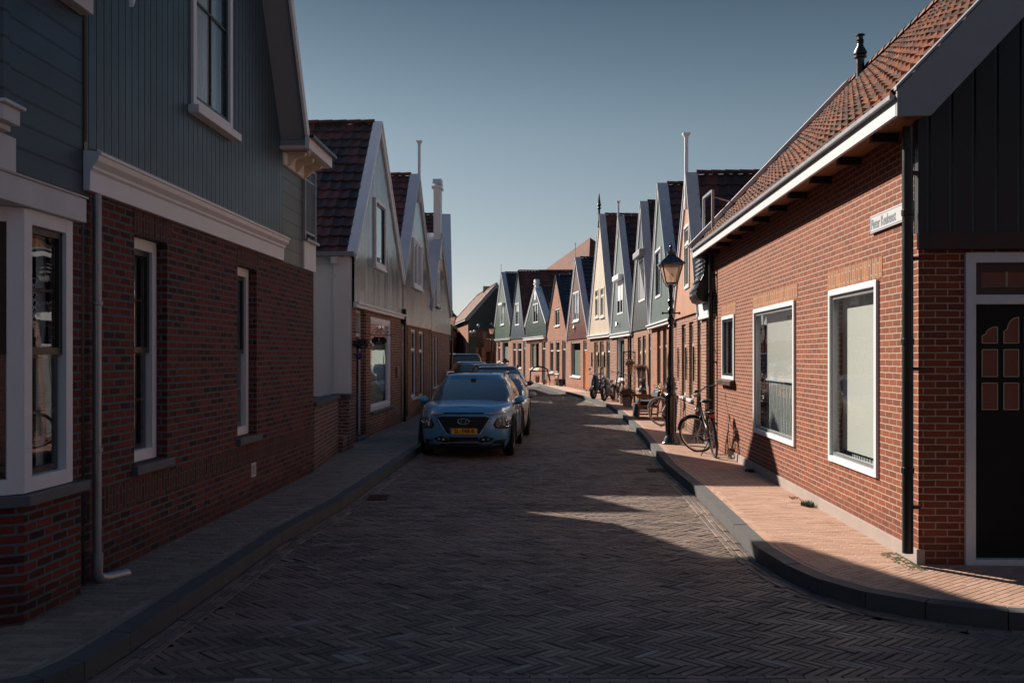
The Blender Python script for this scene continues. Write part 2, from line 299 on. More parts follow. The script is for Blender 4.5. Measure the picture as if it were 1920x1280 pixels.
# ---------------------------------------------------------------- mesh helpers
ORG = {}
def root_of(o):
    while o.parent: o = o.parent
    return o
class MB:
    def __init__(s): s.v = []; s.f = []; s.uv = []
    def auto(s, pts):
        n = Vector((0, 0, 0)); k = len(pts)
        for i in range(k):
            a, b = pts[i], pts[(i+1) % k]
            n += Vector(((a[1]-b[1])*(a[2]+b[2]), (a[2]-b[2])*(a[0]+b[0]), (a[0]-b[0])*(a[1]+b[1])))
        if n.length < 1e-12: return [(0, 0)]*k
        n.normalize()
        if abs(n.z) > .8: return [(p[0], p[1]) for p in pts]
        t = Vector((-n.y, n.x, 0)).normalized()
        if abs(t.y) > abs(t.x):
            if t.y < 0: t = -t
        elif t.x < 0: t = -t
        return [(p[0]*t.x+p[1]*t.y, p[2]) for p in pts]
    def face(s, pts, uvs=None):
        b = len(s.v); s.v += [tuple(p) for p in pts]; s.f.append(tuple(range(b, b+len(pts)))); s.uv += (uvs or s.auto(pts)); return s
    def hexa(s, p):   # 8 corners: 0-3 bottom loop, 4-7 top loop
        for q in ((3, 2, 1, 0), (4, 5, 6, 7), (0, 1, 5, 4), (1, 2, 6, 5), (2, 3, 7, 6), (3, 0, 4, 7)): s.face([p[i] for i in q])
        return s
    def box(s, x0, x1, y0, y1, z0, z1):
        return s.hexa([Vector(q) for q in ((x0, y0, z0), (x1, y0, z0), (x1, y1, z0), (x0, y1, z0), (x0, y0, z1), (x1, y0, z1), (x1, y1, z1), (x0, y1, z1))])
    def fbox(s, F, u0, u1, d0, d1, z0, z1):
        return s.hexa([F.P(u0, d0, z0), F.P(u1, d0, z0), F.P(u1, d1, z0), F.P(u0, d1, z0), F.P(u0, d0, z1), F.P(u1, d0, z1), F.P(u1, d1, z1), F.P(u0, d1, z1)])
    def grid(s, rows, closed=False, uvs=None):
        b = len(s.v); n = len(rows[0])
        for r in rows: s.v += [tuple(p) for p in r]
        for i in range(len(rows)-1):
            for j in range(n if closed else n-1):
                k = (j+1) % n; q = (b+i*n+j, b+i*n+k, b+(i+1)*n+k, b+(i+1)*n+j); s.f.append(q)
                if uvs: s.uv += [uvs[i][j], uvs[i][k], uvs[i+1][k], uvs[i+1][j]]
                else: s.uv += s.auto([s.v[t] for t in q])
        return s
    def bar(s, a, b, w, h=None, up=Vector((0, 0, 1))):
        a, b = Vector(a), Vector(b); h = h or w; d = (b-a).normalized()
        if abs(d.dot(up)) > .98: up = Vector((1, 0, 0))
        x = d.cross(up).normalized()*w/2; y = x.cross(d).normalized()*h/2
        return s.hexa([a-x-y, a+x-y, b+x-y, b-x-y, a-x+y, a+x+y, b+x+y, b-x+y])
    def tube(s, pts, r, seg=8, closed=False):
        pts = [Vector(p) for p in pts]; n = len(pts); rows = []
        ref = Vector((.13, .21, .97))
        for i, p in enumerate(pts):
            if closed: d = pts[(i+1) % n]-pts[i-1]
            else: d = pts[min(i+1, n-1)]-pts[max(i-1, 0)]
            d.normalize(); rf = ref if abs(d.dot(ref)) < .95 else Vector((1, .1, .1))
            if i == 0: x = d.cross(rf).normalized()
            else: x = (x-d*x.dot(d)).normalized()
            y = d.cross(x); rr = r[i] if isinstance(r, (list, tuple)) else r
            rows.append([p+x*math.cos(2*math.pi*k/seg)*rr+y*math.sin(2*math.pi*k/seg)*rr for k in range(seg)])
        if closed: rows.append(rows[0])
        s.grid(rows, True)
        if not closed: s.face(rows[0][::-1]); s.face(rows[-1])
        return s
    def lathe(s, c, prof, seg=16, axis=Vector((0, 0, 1))):
        c = Vector(c); axis = axis.normalized(); x = axis.orthogonal().normalized(); y = axis.cross(x)
        rows = [[c+axis*z+(x*math.cos(2*math.pi*k/seg)+y*math.sin(2*math.pi*k/seg))*max(r, 1e-4) for k in range(seg)] for r, z in prof]
        return s.grid(rows, True)
    def sphere(s, c, r, sx=1, sy=1, sz=1, n=10):
        c = Vector(c); rows = [[c+Vector((sx*r*math.sin(a)*math.cos(b), sy*r*math.sin(a)*math.sin(b), sz*r*math.cos(a)))
            for b in [2*math.pi*k/n for k in range(n)]] for a in [max(.02, min(math.pi-.02, math.pi*i/(n//2+2))) for i in range(n//2+3)]]
        return s.grid(rows, True)
    def prism(s, poly, ext):  # polygon of 3D points pushed by a vector
        poly = [Vector(p) for p in poly]; e = Vector(ext); n = len(poly); q = [p+e for p in poly]
        tri = tessellate_polygon([poly])
        for t in tri: s.face([poly[i] for i in t]); s.face([q[i] for i in reversed(t)])
        for i in range(n): j = (i+1) % n; s.face([poly[i], poly[j], q[j], q[i]])
        return s
    def build(s, name, mat, parent=None, smooth=False, bevel=0, label=None, recalc=True, merge=True, origin=None):
        me = bpy.data.meshes.new(name)
        o = Vector((0, 0, 0))
        if parent is not None: o = ORG.get(root_of(parent).name, o)
        elif origin is not None: o = Vector(origin)
        if o.length: me.from_pydata([(p[0]-o.x, p[1]-o.y, p[2]-o.z) for p in s.v], [], s.f)
        else: me.from_pydata(s.v, [], s.f)
        l = me.uv_layers.new(name='UVMap'); l.data.foreach_set('uv', np.array(s.uv, dtype=np.float32).ravel())
        if recalc:
            bm = bmesh.new(); bm.from_mesh(me)
            if merge: bmesh.ops.remove_doubles(bm, verts=bm.verts, dist=1e-5)
            bmesh.ops.recalc_face_normals(bm, faces=bm.faces); bm.to_mesh(me); bm.free()
        if smooth:
            me.polygons.foreach_set('use_smooth', [True]*len(me.polygons)); me.set_sharp_from_angle(angle=R(38))
        me.materials.append(M[mat] if isinstance(mat, str) else mat)
        ob = bpy.data.objects.new(name, me); COL.objects.link(ob)
        if parent is not None: ob.parent = parent
        elif o.length: ob.location = o; ORG[ob.name] = o
        if bevel:
            b = ob.modifiers.new('bevel', 'BEVEL'); b.width = bevel; b.segments = 2; b.limit_method = 'ANGLE'
        if label: ob['label'] = label
        return ob
def tag(o, label=None, cat=None, group=None, kind=None):
    if label: o['label'] = label
    if cat: o['category'] = cat
    if group: o['group'] = group
    if kind: o['kind'] = kind
    return o
def empty(name, loc=(0, 0, 0), label=None, cat=None, group=None):
    o = bpy.data.objects.new(name, None); COL.objects.link(o); o.location = loc; o.empty_display_size = .3
    ORG[o.name] = Vector(loc); return tag(o, label, cat, group)
def copy_tree(o, parent=None):
    c = o.copy(); COL.objects.link(c); c.parent = parent
    for ch in list(o.children): copy_tree(ch, c)
    return c
def text_mb(mb, txt, size, O, X, Y, depth=.002, align='CENTER', bold=0, sx=1.0):
    cu = bpy.data.curves.new('txt', 'FONT'); cu.body = txt; cu.size = size; cu.align_x = align; cu.align_y = 'CENTER'; cu.offset = bold; cu.resolution_u = 3
    ob = bpy.data.objects.new('txt', cu); COL.objects.link(ob); bpy.context.view_layer.update()
    me = bpy.data.meshes.new_from_object(ob.evaluated_get(bpy.context.evaluated_depsgraph_get()))
    O, X, Y = Vector(O), Vector(X).normalized(), Vector(Y).normalized(); Z = X.cross(Y)
    for p in me.polygons: mb.face([O+X*me.vertices[i].co.x*sx+Y*me.vertices[i].co.y+Z*depth for i in p.vertices])
    bpy.data.objects.remove(ob); bpy.data.curves.remove(cu); bpy.data.meshes.remove(me); return mb

class Fr:   # a facade line on the ground: u along it, d out of it, z up
    def __init__(s, A, B, out):
        s.A = Vector((*A, 0)); B = Vector((*B, 0)); s.L = (B-s.A).length; s.U = (B-s.A).normalized(); s.N = Vector((-s.U.y, s.U.x, 0))
        if s.N.dot(Vector((*out, 0))) < 0: s.N = -s.N
    def P(s, u, d, z): p = s.A+s.U*u+s.N*d; return Vector((p.x, p.y, z))
    def u(s, px, d=0):
        k = (px-CX)/FP; A = s.A+s.N*d; return (k*A.y-A.x)/(s.U.x-k*s.U.y)
    def Y(s, px, d=0): return (s.A+s.N*d+s.U*s.u(px, d)).y
    def z(s, px, py, d=0): return CH-(py-HY)/FP*s.Y(px, d)
    def rect(s, a, b, yt, yb, d=0):
        m = (a+b)/2; u = sorted((s.u(a, d), s.u(b, d))); return u[0], u[1], s.z(m, yb, d), s.z(m, yt, d)
def wall(mb, F, outline, holes=(), d=0, reveal=.12):
    loops = [[Vector((u, z, 0)) for u, z in outline]]
    for h in holes: u0, u1, z0, z1 = h[:4]; loops.append([Vector((u0, z0, 0)), Vector((u1, z0, 0)), Vector((u1, z1, 0)), Vector((u0, z1, 0))])
    flat = [p for l in loops for p in l]
    for t in tessellate_polygon(loops): mb.face([F.P(flat[i].x, d, flat[i].y) for i in t])
    for h in holes:
        u0, u1, z0, z1 = h[:4]; c = [(u0, z0), (u1, z0), (u1, z1), (u0, z1)]
        for i in range(4):
            a, b = c[i], c[(i+1) % 4]; mb.face([F.P(a[0], d, a[1]), F.P(b[0], d, b[1]), F.P(b[0], d-reveal, b[1]), F.P(a[0], d-reveal, a[1])])
def ring(mb, F, u0, u1, z0, z1, wd, d0, d1, bot=None):
    bt = wd if bot is None else bot
    mb.fbox(F, u0, u0+wd, d0, d1, z0, z1); mb.fbox(F, u1-wd, u1, d0, d1, z0, z1)
    mb.fbox(F, u0+wd, u1-wd, d0, d1, z1-wd, z1)
    if bt > 0: mb.fbox(F, u0+wd, u1-wd, d0, d1, z0, z0+bt)
def window(par, F, r, fm='white', sm='dark_sash', fw=.07, sw=.045, front=-.04, style='plain', cover=None, sill='bluestone', d=0, back=None, label=None):
    u0, u1, z0, z1 = r; W_ = u1-u0; fw = min(fw, W_*.16); sw = min(sw, W_*.1)
    f = MB(); ring(f, F, u0+.002, u1-.002, z0+.002, z1-.002, fw, d+front-.09, d+front)
    tz = z0+(z1-z0)*.70
    if style in ('transom', 'double'): f.fbox(F, u0+fw, u1-fw, d+front-.08, d+front-.012, tz-fw*.5, tz+fw*.5)
    if style in ('mullion',): f.fbox(F, (u0+u1)/2-fw*.4, (u0+u1)/2+fw*.4, d+front-.08, d+front-.012, z0+fw, z1-fw)
    fo = f.build('window', fm, par, bevel=.004, label=label)
    a, b, c, e = u0+fw, u1-fw, z0+fw, z1-fw; dd = d+front-.03
    s = MB()
    if style == 'transom':
        ring(s, F, a, b, c, tz-fw*.5, sw, dd-.04, dd); ring(s, F, a, b, tz+fw*.5, e, sw, dd-.045, dd-.005)
    elif style == 'sash':
        m = c+(e-c)*.5; ring(s, F, a, b, c, m, sw, dd-.075, dd-.035); ring(s, F, a, b, m-sw*.5, e, sw, dd-.034, dd)
        for q in (c+(m-c)*.5, m+(e-m)*.5): s.fbox(F, a+sw, b-sw, dd-.06, dd-.03, q-.011, q+.011)
    elif style == 'mullion':
        m = (u0+u1)/2; ring(s, F, a, m-fw*.4, c, e, sw, dd-.04, dd); ring(s, F, m+fw*.4, b, c, e, sw, dd-.04, dd)
    elif style == 'grid':
        ring(s, F, a, b, c, e, sw, dd-.04, dd); m = (a+b)/2; s.fbox(F, m-.012, m+.012, dd-.03, dd-.005, c+sw, e-sw)
        q = c+(e-c)*.55; s.fbox(F, a+sw, m-.012, dd-.03, dd-.005, q-.012, q+.012); s.fbox(F, m+.012, b-sw, dd-.03, dd-.005, q-.012, q+.012)
    else: ring(s, F, a, b, c, e, sw, dd-.04, dd)
    s.build('sash', sm, fo)
    MB().face([F.P(a+.005, dd-.025, c+.005), F.P(b-.005, dd-.025, c+.005), F.P(b-.005, dd-.025, e-.005), F.P(a+.005, dd-.025, e-.005)]).build('pane', 'glass', fo)
    if cover:
        q0 = dd-.12
        if cover == 'curtain': MB().face([F.P(a, q0, c), F.P(b, q0, c), F.P(b, q0, e), F.P(a, q0, e)]).build('curtain', 'curtain', fo)
        elif cover == 'sides':
            g = MB(); k = (b-a)*.3
            g.face([F.P(a, q0, c), F.P(a+k, q0, c), F.P(a+k, q0, e), F.P(a, q0, e)]); g.face([F.P(b-k, q0, c), F.P(b, q0, c), F.P(b, q0, e), F.P(b-k, q0, e)]); g.build('curtain', 'curtain', fo)
        elif cover == 'blind': MB().face([F.P(a, q0, c+(e-c)*.04), F.P(b, q0, c+(e-c)*.04), F.P(b, q0, e), F.P(a, q0, e)]).build('blind', 'blind', fo)
        elif cover == 'venetian': MB().face([F.P(a, q0, c), F.P(b, q0, c), F.P(b, q0, e-(e-c)*.22), F.P(a, q0, e-(e-c)*.22)]).build('blind', 'venetian', fo)
    if sill: MB().fbox(F, u0-.05, u1+.05, d-.06, d+.07, z0-.065, z0-.003).build('sill', sill, fo, bevel=.006)
    return fo
def door(par, F, r, fm='white', dm='dark_sash', fw=.06, front=-.05, d=0, transom=True, lites=True):
    u0, u1, z0, z1 = r; fw = min(fw, (u1-u0)*.12)
    f = MB(); ring(f, F, u0+.002, u1-.002, z0, z1-.002, fw, d+front-.09, d+front, bot=0); tz = z0+(z1-z0)*.80
    f.fbox(F, u0+fw, u1-fw, d+front-.08, d+front-.01, tz-fw*.5, tz+fw*.5)
    do = MB()
    do.fbox(F, u0+fw, u1-fw, d+front-.075, d+front-.03, z0+.02, tz-fw*.5)
    for k0, k1 in ((.06, .34), (.40, .94)):
        zz = tz-z0; ring(do, F, u0+fw+.12*(u1-u0), u1-fw-.12*(u1-u0), z0+zz*k0, z0+zz*k1*.97, .02, d+front-.03, d+front-.018)
    dr = do.build('door', dm, par)
    f.build('door_frame', fm, dr, bevel=.004)
    MB().face([F.P(u0+fw, d+front-.05, tz+fw*.5), F.P(u1-fw, d+front-.05, tz+fw*.5), F.P(u1-fw, d+front-.05, z1-fw), F.P(u0+fw, d+front-.05, z1-fw)]).build('pane', 'glass', dr)
    MB().fbox(F, u0+fw+.05, u0+fw+.08, d+front-.03, d+front+.02, z0+.95, z0+1.08).build('handle', 'chrome', dr)
    MB().fbox(F, u0-.02, u1+.02, d-.10, d+.06, z0-.14, z0-.003).build('step', 'bluestone', dr, bevel=.01)
    return dr

def pantile(mb, O, E, Sx, wid, slo, tw=.23, th=.31, amp=.032, samples=6, lift=.035):
    O, E, Sx = Vector(O), Vector(E).normalized(), Vector(Sx).normalized(); N = E.cross(Sx).normalized()
    if N.z < 0: N = -N
    nx = max(1, round(wid/tw)); tw = wid/nx; ny = max(1, round(slo/th)); th = slo/ny
    xs = [i/samples for i in range(nx*samples+1)]
    prof = [amp*(.5+.5*math.cos(2*math.pi*(x+.08*math.sin(2*math.pi*x)))) for x in xs]
    for r in range(ny):
        jit = [random.uniform(-.006, .006) for _ in range(nx+1)]; rows = []; uvs = []
        for k, (sv, dn, vv) in enumerate(((r*th-.012, lift-.028, .1), (r*th-.012, lift, .2), ((r+.55)*th, lift*.5, .6), ((r+1.02)*th, 0.0, .9))):
            rows.append([O+E*(x*tw)+Sx*(sv+jit[min(int(x), nx)])+N*(p+dn+jit[min(int(x), nx)]*.6) for x, p in zip(xs, prof)])
            uvs.append([(min(x, nx-.001)+.0005, r+vv) for x in xs])
        mb.grid(rows, uvs=uvs)
    return mb
def ridge(mb, a, b, r=.09, step=.33):
    a, b = Vector(a), Vector(b); n = max(1, round((b-a).length/step)); d = (b-a)/n; sd = d.normalized().cross(Vector((0, 0, 1)))
    for i in range(n):
        p, q = a+d*i, a+d*(i+1.08); rows = []; uvs = []
        for e, rr, v in ((p, r*1.12, .2), (q, r*.95, .8)):
            rows.append([e+sd*math.cos(t)*rr+Vector((0, 0, 1))*(math.sin(t)*rr*.9-.03) for t in [math.pi*k/8 for k in range(9)]]); uvs.append([(i+.1+.09*k, v+91) for k in range(9)])
        mb.grid(rows, uvs=uvs); mb.face(rows[0], [(i+.5, 91.5)]*9)
    return mb

HG = 'gabled houses lining the street'
SW = .12
def gabled(label, A, B, out, apex, zg, ze, bk, bd, depth=7, roof='tile_dark', verge='verge_grey', vd=.42, trim='white', opens=(), uppers=(),
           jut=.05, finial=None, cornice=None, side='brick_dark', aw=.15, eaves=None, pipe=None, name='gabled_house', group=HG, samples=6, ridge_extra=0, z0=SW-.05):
    F = Fr(A, B, out); L = F.L; loc = F.P(L/2, 0, 0); H = empty(name, loc, label, 'house', group)
    au = F.u(apex[0], jut) if apex[0] is not None else L/2
    au = min(max(au, L*.35), L*.65); za = apex[1] if apex[0] is None else CH-(apex[1]-HY)/FP*F.P(au, jut, 0).y
    rects = []
    for o in opens:
        r = F.rect(*o[1:5]);
        if o[0] == 'door': r = (r[0], r[1], SW+.08, r[3])
        rects.append((o, (max(r[0], .05), min(r[1], L-.05), r[2], min(r[3], zg-.04))))
    urects = [(o, F.rect(*o[1:5], d=jut)) for o in uppers]
    mb = MB(); wall(mb, F, [(0, z0), (L, z0), (L, zg), (0, zg)], [r for o, r in rects]); mb.build('brick_wall', bk, H)
    gd = jut if bd != bk else .002
    mb = MB(); wall(mb, F, [(0, zg), (L, zg), (L, ze), (au, za), (0, ze)] if ze > zg+.02 else [(0, zg), (L, zg), (au, za)], [r for o, r in urects], d=gd)
    if gd > .01: mb.face([F.P(0, gd, zg), F.P(L, gd, zg), F.P(L, 0, zg), F.P(0, 0, zg)])
    mb.build('gable', bd, H)
    # side walls and back
    mb = MB()
    for uu in (.012, L-.012): mb.face([F.P(uu, -.005, z0), F.P(uu, -depth, z0), F.P(uu, -depth, ze), F.P(uu, -.005, ze)])
    mb.face([F.P(.012, -depth, z0), F.P(L-.012, -depth, z0), F.P(L-.012, -depth, ze), F.P(au, -depth, za-.03), F.P(.012, -depth, ze)])
    mb.build('side_wall', side, H)
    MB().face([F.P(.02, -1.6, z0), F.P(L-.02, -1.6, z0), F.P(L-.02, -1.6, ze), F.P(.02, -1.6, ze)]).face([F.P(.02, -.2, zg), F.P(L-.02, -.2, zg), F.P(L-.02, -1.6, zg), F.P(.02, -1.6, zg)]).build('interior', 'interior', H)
    mb = MB(); front = gd+.03
    for (ua, ub) in ((0, au), (L, au)):
        e = F.P(ua, front-vd*.9, ze+.015); s = F.P(ub, front-vd*.9, za+.015); sl_ = (s-e)
        ext = -.12/sl_.length; e2 = e+sl_*ext; pantile(mb, e2, -F.N, sl_, depth-vd*.8, sl_.length*(1-ext)-.02, samples=samples)
    ridge(mb, F.P(au, front-vd*.9, za+.06), F.P(au, -depth, za+.06)); mb.build('roof', roof, H, smooth=True, merge=False, recalc=False)
    # verge planks along the gable edge, and a narrow barge strip on its face
    for (ua, ub) in ((0, au), (L, au)):
        e = F.P(ua, 0, ze); s = F.P(ub, 0, za); sl_ = (s-e).normalized(); e = e-sl_*.12
        nn = F.N.cross(sl_).normalized(); nn = nn if nn.z > 0 else -nn
        v = MB(); a0, a1 = F.N*(front+.04), F.N*(front-vd)
        b0, b1 = e+nn*.02, s+nn*.02+sl_*.02; v.hexa([b0+a0, b0+a1, b1+a1, b1+a0, b0+a0+nn*.05, b0+a1+nn*.05, b1+a1+nn*.05, b1+a0+nn*.05])
        vo = v.build('verge_board', verge, H)
        q = MB(); c0, c1 = F.N*(gd+.004), F.N*(gd+.045); i0, i1 = e-nn*aw*.85, s-nn*aw*.85-Vector((0, 0, .0))
        q.hexa([i0+c0, i0+c1, i1+c1, i1+c0, b0+c0, b0+c1, b1+c1, b1+c0]); q.build('barge_board', trim, H)
    if cornice: MB().fbox(F, -.01, L+.01, gd-.02, gd+cornice[0], zg-cornice[1], zg+.02).fbox(F, -.015, L+.015, gd-.02, gd+cornice[0]+.05, zg+.02, zg+.065).build('cornice', trim, H, bevel=.006)
    tip = F.P(au, gd+.04, za)
    if finial:
        kind, zt = finial; fb = MB()
        if kind == 'spike':
            fb.lathe(tip, [(.05, -.6), (.05, .25), (.10, .32), (.05, .38), (.10, .45), (.07, .55), (.03, .9), (.004, zt-za)], 8)
        elif kind == 'post':
            fb.bar(tip-Vector((0, 0, .8)), Vector((tip.x, tip.y, zt)), .07, .08); fb.lathe((tip.x, tip.y, zt-.1), [(.045, 0), (.07, .05), (.12, .11), (.12, .14), (0, .14)], 4)
        elif kind == 'rod': fb.tube([tip-Vector((0, 0, .2)), (tip.x, tip.y, zt)], .022); fb.lathe((tip.x, tip.y, zt), [(.06, -.02), (.06, .02), (0, .03)], 8)
        elif kind == 'neck':
            fb.fbox(F, au-.30, au+.30, gd-.22, gd+.02, za-.9, zt-.35); fb.fbox(F, au-.38, au+.38, gd-.28, gd+.07, zt-.35, zt-.27)
            fb.fbox(F, au-.24, au+.24, gd-.20, gd+.01, zt-.27, zt-.20)
            fb.prism([F.P(au-.36, gd+.05, zt-.20), F.P(au+.36, gd+.05, zt-.20), F.P(au+.24, gd+.05, zt), F.P(au-.24, gd+.05, zt)], F.N*-.30)
        fb.build('finial', trim if kind != 'spike' else 'black', H)
    # ground floor and gable openings
    for o, r in rects:
        k = o[5] if len(o) > 5 else {}
        (door if o[0] == 'door' else window)(H, F, r, **k)
    for o, r in urects:
        k = dict(o[5]) if len(o) > 5 else {}
        hood = k.pop('hood', None); shut = k.pop('shutter', None)
        window(H, F, r, d=gd, **k)
        if hood: MB().fbox(F, r[0]-.06, r[1]+.06, gd, gd+.22, r[3]+.02, r[3]+.24).build('shutter_box', hood, H, bevel=.03)
        if shut: MB().fbox(F, r[0]+.06, r[1]-.06, gd-.03, gd-.005, r[2]+(r[3]-r[2])*shut[0], r[3]-.03).build('shutter', shut[1], H)
    if pipe is not None:
        for uu in pipe: MB().tube([F.P(uu, .09, zg+.4), F.P(uu, .09, SW+.02)], .04).build('downpipe', 'black', H, smooth=True)
    return H, F

# ---------------------------------------------------------------- ground, road, pavements, kerbs
mb = MB(); mb.face([(-900, -60, -.03), (900, -60, -.03), (900, 2500, -.03), (-900, 2500, -.03)]); tag(mb.build('ground', 'soil'), kind='structure')
KR = [(30, 5.3), (9, 6.25), (5, 6.6), (3.9, 6.78), (3.45, 6.92), (2.98, 7.18), (2.66, 7.5), (2.44, 7.95), (2.33, 8.5), (2.28, 9.2), (2.34, 10.5), (2.50, 13.5), (2.55, 16.35), (3.03, 23.3), (3.27, 28.2), (3.50, 33), (3.56, 36.9), (3.13, 44.9), (2.8, 49.3), (2.56, 51.4), (2.0, 59), (.93, 77), (-1.6, 100), (-6, 130)]
KL = [(-30, 4.0), (-5, 5.0), (-3.2, 5.20), (-2.78, 5.30), (-2.58, 5.48), (-2.49, 5.8), (-2.45, 6.4), (-2.42, 7.2), (-2.39, 8.0), (-2.33, 10.08), (-2.12, 12.3), (-1.84, 19.0), (-1.45, 28), (-1.2, 36), (-1.25, 41), (-1.9, 46.5), (-3.3, 52), (-4.3, 60), (-6, 80), (-10, 130)]
def inside(px, py, poly):
    r = np.zeros(px.shape, bool); n = len(poly)
    for i in range(n):
        (x1, y1), (x2, y2) = poly[i], poly[(i+1) % n]
        if y1 == y2: continue
        c = ((y1 > py) != (y2 > py)) & (px < (x2-x1)*(py-y1)/(y2-y1)+x1); r ^= c
    return r
def dist(px, py, line):
    d = np.full(px.shape, 1e9)
    for (x1, y1), (x2, y2) in zip(line, line[1:]):
        vx, vy = x2-x1, y2-y1; t = np.clip(((px-x1)*vx+(py-y1)*vy)/(vx*vx+vy*vy), 0, 1)
        d = np.minimum(d, np.hypot(px-x1-t*vx, py-y1-t*vy))
    return d
def lay(name, mat, cx, cy, ang, L, W, z, gap=.006, ch=.004, jit=.0022):
    n = len(cx); ang = np.broadcast_to(ang, (n,)); hl, hw = (L-gap)/2, (W-gap)/2
    ca, sa = np.cos(ang), np.sin(ang); V = np.zeros((n, 8, 3)); zj = rng.normal(0, jit, n); tx = rng.normal(0, jit*3.0, n); ty = rng.normal(0, jit*8, n)
    for k, (a, b) in enumerate(((-1, -1), (1, -1), (1, 1), (-1, 1))):
        for t, (q, zz) in enumerate(((0, -.007), (ch, 0))):
            lx, ly = a*(hl-q), b*(hw-q); V[:, k+4*t, 0] = cx+lx*ca-ly*sa; V[:, k+4*t, 1] = cy+lx*sa+ly*ca; V[:, k+4*t, 2] = z+zz+zj+lx*tx+ly*ty
    fc = np.array([[4, 5, 6, 7], [0, 1, 5, 4], [1, 2, 6, 5], [2, 3, 7, 6], [3, 0, 4, 7]])
    Fc = (np.arange(n)[:, None, None]*8+fc[None]).reshape(-1, 4)
    me = bpy.data.meshes.new(name); me.vertices.add(n*8); me.vertices.foreach_set('co', V.ravel())
    me.loops.add(len(Fc)*4); me.loops.foreach_set('vertex_index', Fc.ravel().astype(np.int32)); me.polygons.add(len(Fc))
    me.polygons.foreach_set('loop_start', np.arange(0, len(Fc)*4, 4, dtype=np.int32)); me.polygons.foreach_set('loop_total', np.full(len(Fc), 4, np.int32))
    l = me.uv_layers.new(name='UVMap'); rv = np.repeat(rng.random((n, 2)), 20, axis=0); l.data.foreach_set('uv', rv.astype(np.float32).ravel())
    me.update(); me.validate(); me.shade_flat(); me.materials.append(M[mat]); ob = bpy.data.objects.new(name, me); COL.objects.link(ob); return tag(ob, kind='structure')
road_poly = KR+KL[::-1]
# herringbone of clinkers, laid at 45 degrees to the street
Wb, nb = .058, 4; i0 = np.arange(-700, 700)
hx, hy, ha = [], [], []
for m in range(-90, 90):
    hx.append((i0+2*nb*m+nb/2)*Wb); hy.append((i0+.5)*Wb); ha.append(np.zeros(len(i0)))
    hx.append((i0+nb+2*nb*m+.5)*Wb); hy.append((i0+1-nb/2)*Wb); ha.append(np.full(len(i0), math.pi/2))
hx, hy, ha = map(np.concatenate, (hx, hy, ha)); t = R(135-2.3)
gx, gy = hx*math.cos(t)-hy*math.sin(t), hx*math.sin(t)+hy*math.cos(t)+18; ha = ha+t
YN, YF = 5.85, 62.0
ok = (gy > YN) & (gy < YF) & (gx > -3.4) & (gx < 5.5); gx, gy, ha = gx[ok], gy[ok], ha[ok]
ok = inside(gx, gy, road_poly) & (dist(gx, gy, KR) > .12) & (dist(gx, gy, KL) > .12); gx, gy, ha = gx[ok], gy[ok], ha[ok]
# rows along both kerbs, and straight rows across the near end
lay('road', 'road', gx, gy, ha, .232, .058, 0.0, gap=.007)
ex, ey, ea = [], [], []
def rows_along(line, offs, sgn, L=.232):
    for ofs in offs:
        P = []
        for (x1, y1), (x2, y2) in zip(line, line[1:]):
            sgl = math.hypot(x2-x1, y2-y1); nx_, ny_ = -(y2-y1)/sgl*sgn, (x2-x1)/sgl*sgn; P += [(x1+nx_*ofs, y1+ny_*ofs), (x2+nx_*ofs, y2+ny_*ofs)]
        acc = random.random()*L
        for (x1, y1), (x2, y2) in zip(P, P[1:]):
            sgl = math.hypot(x2-x1, y2-y1)
            while acc < sgl:
                f = acc/sgl; ex.append(np.array([x1+(x2-x1)*f])); ey.append(np.array([y1+(y2-y1)*f])); ea.append(np.array([math.atan2(y2-y1, x2-x1)])); acc += L
            acc -= sgl
rows_along([p for p in KR if 4 < p[1] < 52 and p[0] < 6], (.04, .10, .16), 1); rows_along([p for p in KL if 4 < p[1] < 50 and p[0] > -4], (.04, .10, .16), -1)
yy, xx = np.meshgrid(np.arange(3.4, YN+.10, .058), np.arange(-5, 7, .232), indexing='ij'); xx = xx+(np.arange(yy.shape[0])[:, None] % 2)*.116
ex.append(xx.ravel()); ey.append(yy.ravel()); ea.append(np.zeros(xx.size))
ex, ey, ea = map(np.concatenate, (ex, ey, ea)); lay('road', 'road', ex, ey, ea, .232, .058, 0.0065, gap=.006)
far = [p for p in KR if p[1] >= YF-4]; farl = [p for p in KL if p[1] >= YF-4]
mb = MB()
def xat(line, y):
    for (x1, y1), (x2, y2) in zip(line, line[1:]):
        if min(y1, y2) <= y <= max(y1, y2) and y1 != y2: return x1+(x2-x1)*(y-y1)/(y2-y1)
    return line[-1][0]
ys = [61.9]+list(range(64, 131, 3))
KRf = [p for p in KR if p[0] < 4 and p[1] > 8]; KLf = [p for p in KL if p[0] > -20 and p[1] > 7]
mb.grid([[(xat(KLf, y), y, -.002), (xat(KRf, y), y, -.002)] for y in ys]); tag(mb.build('road', 'road_far'), kind='structure')
# pavements
RW = [(3.44, 8.54), (3.88, 19.3), (4.25, 26.1), (4.52, 32.5), (4.58, 38), (4.38, 44), (3.87, 50), (3.19, 58), (2.26, 66), (.99, 74), (-.13, 80), (-1.5, 87)]
def runs(x0, x1, y0, y1, L, W, ang=0.0, org=(0, 0)):
    yy, xx = np.meshgrid(np.arange(y0, y1, W), np.arange(x0, x1, L), indexing='ij'); xx = xx+(np.arange(yy.shape[0])[:, None] % 2)*L/2
    xx, yy = xx.ravel(), yy.ravel(); c, s_ = math.cos(ang), math.sin(ang); return xx*c-yy*s_+org[0], xx*s_+yy*c+org[1], np.full(xx.size, ang)
polyR = [p for p in KR if p[0] < 6 and p[1] < 50]; polyR = polyR+[(3.9, 50), (4.9, 44), (5.2, 38), (5.2, 32.5), (5, 26), (4.5, 19.3), (3.9, 9.0), (6, 8.9)]
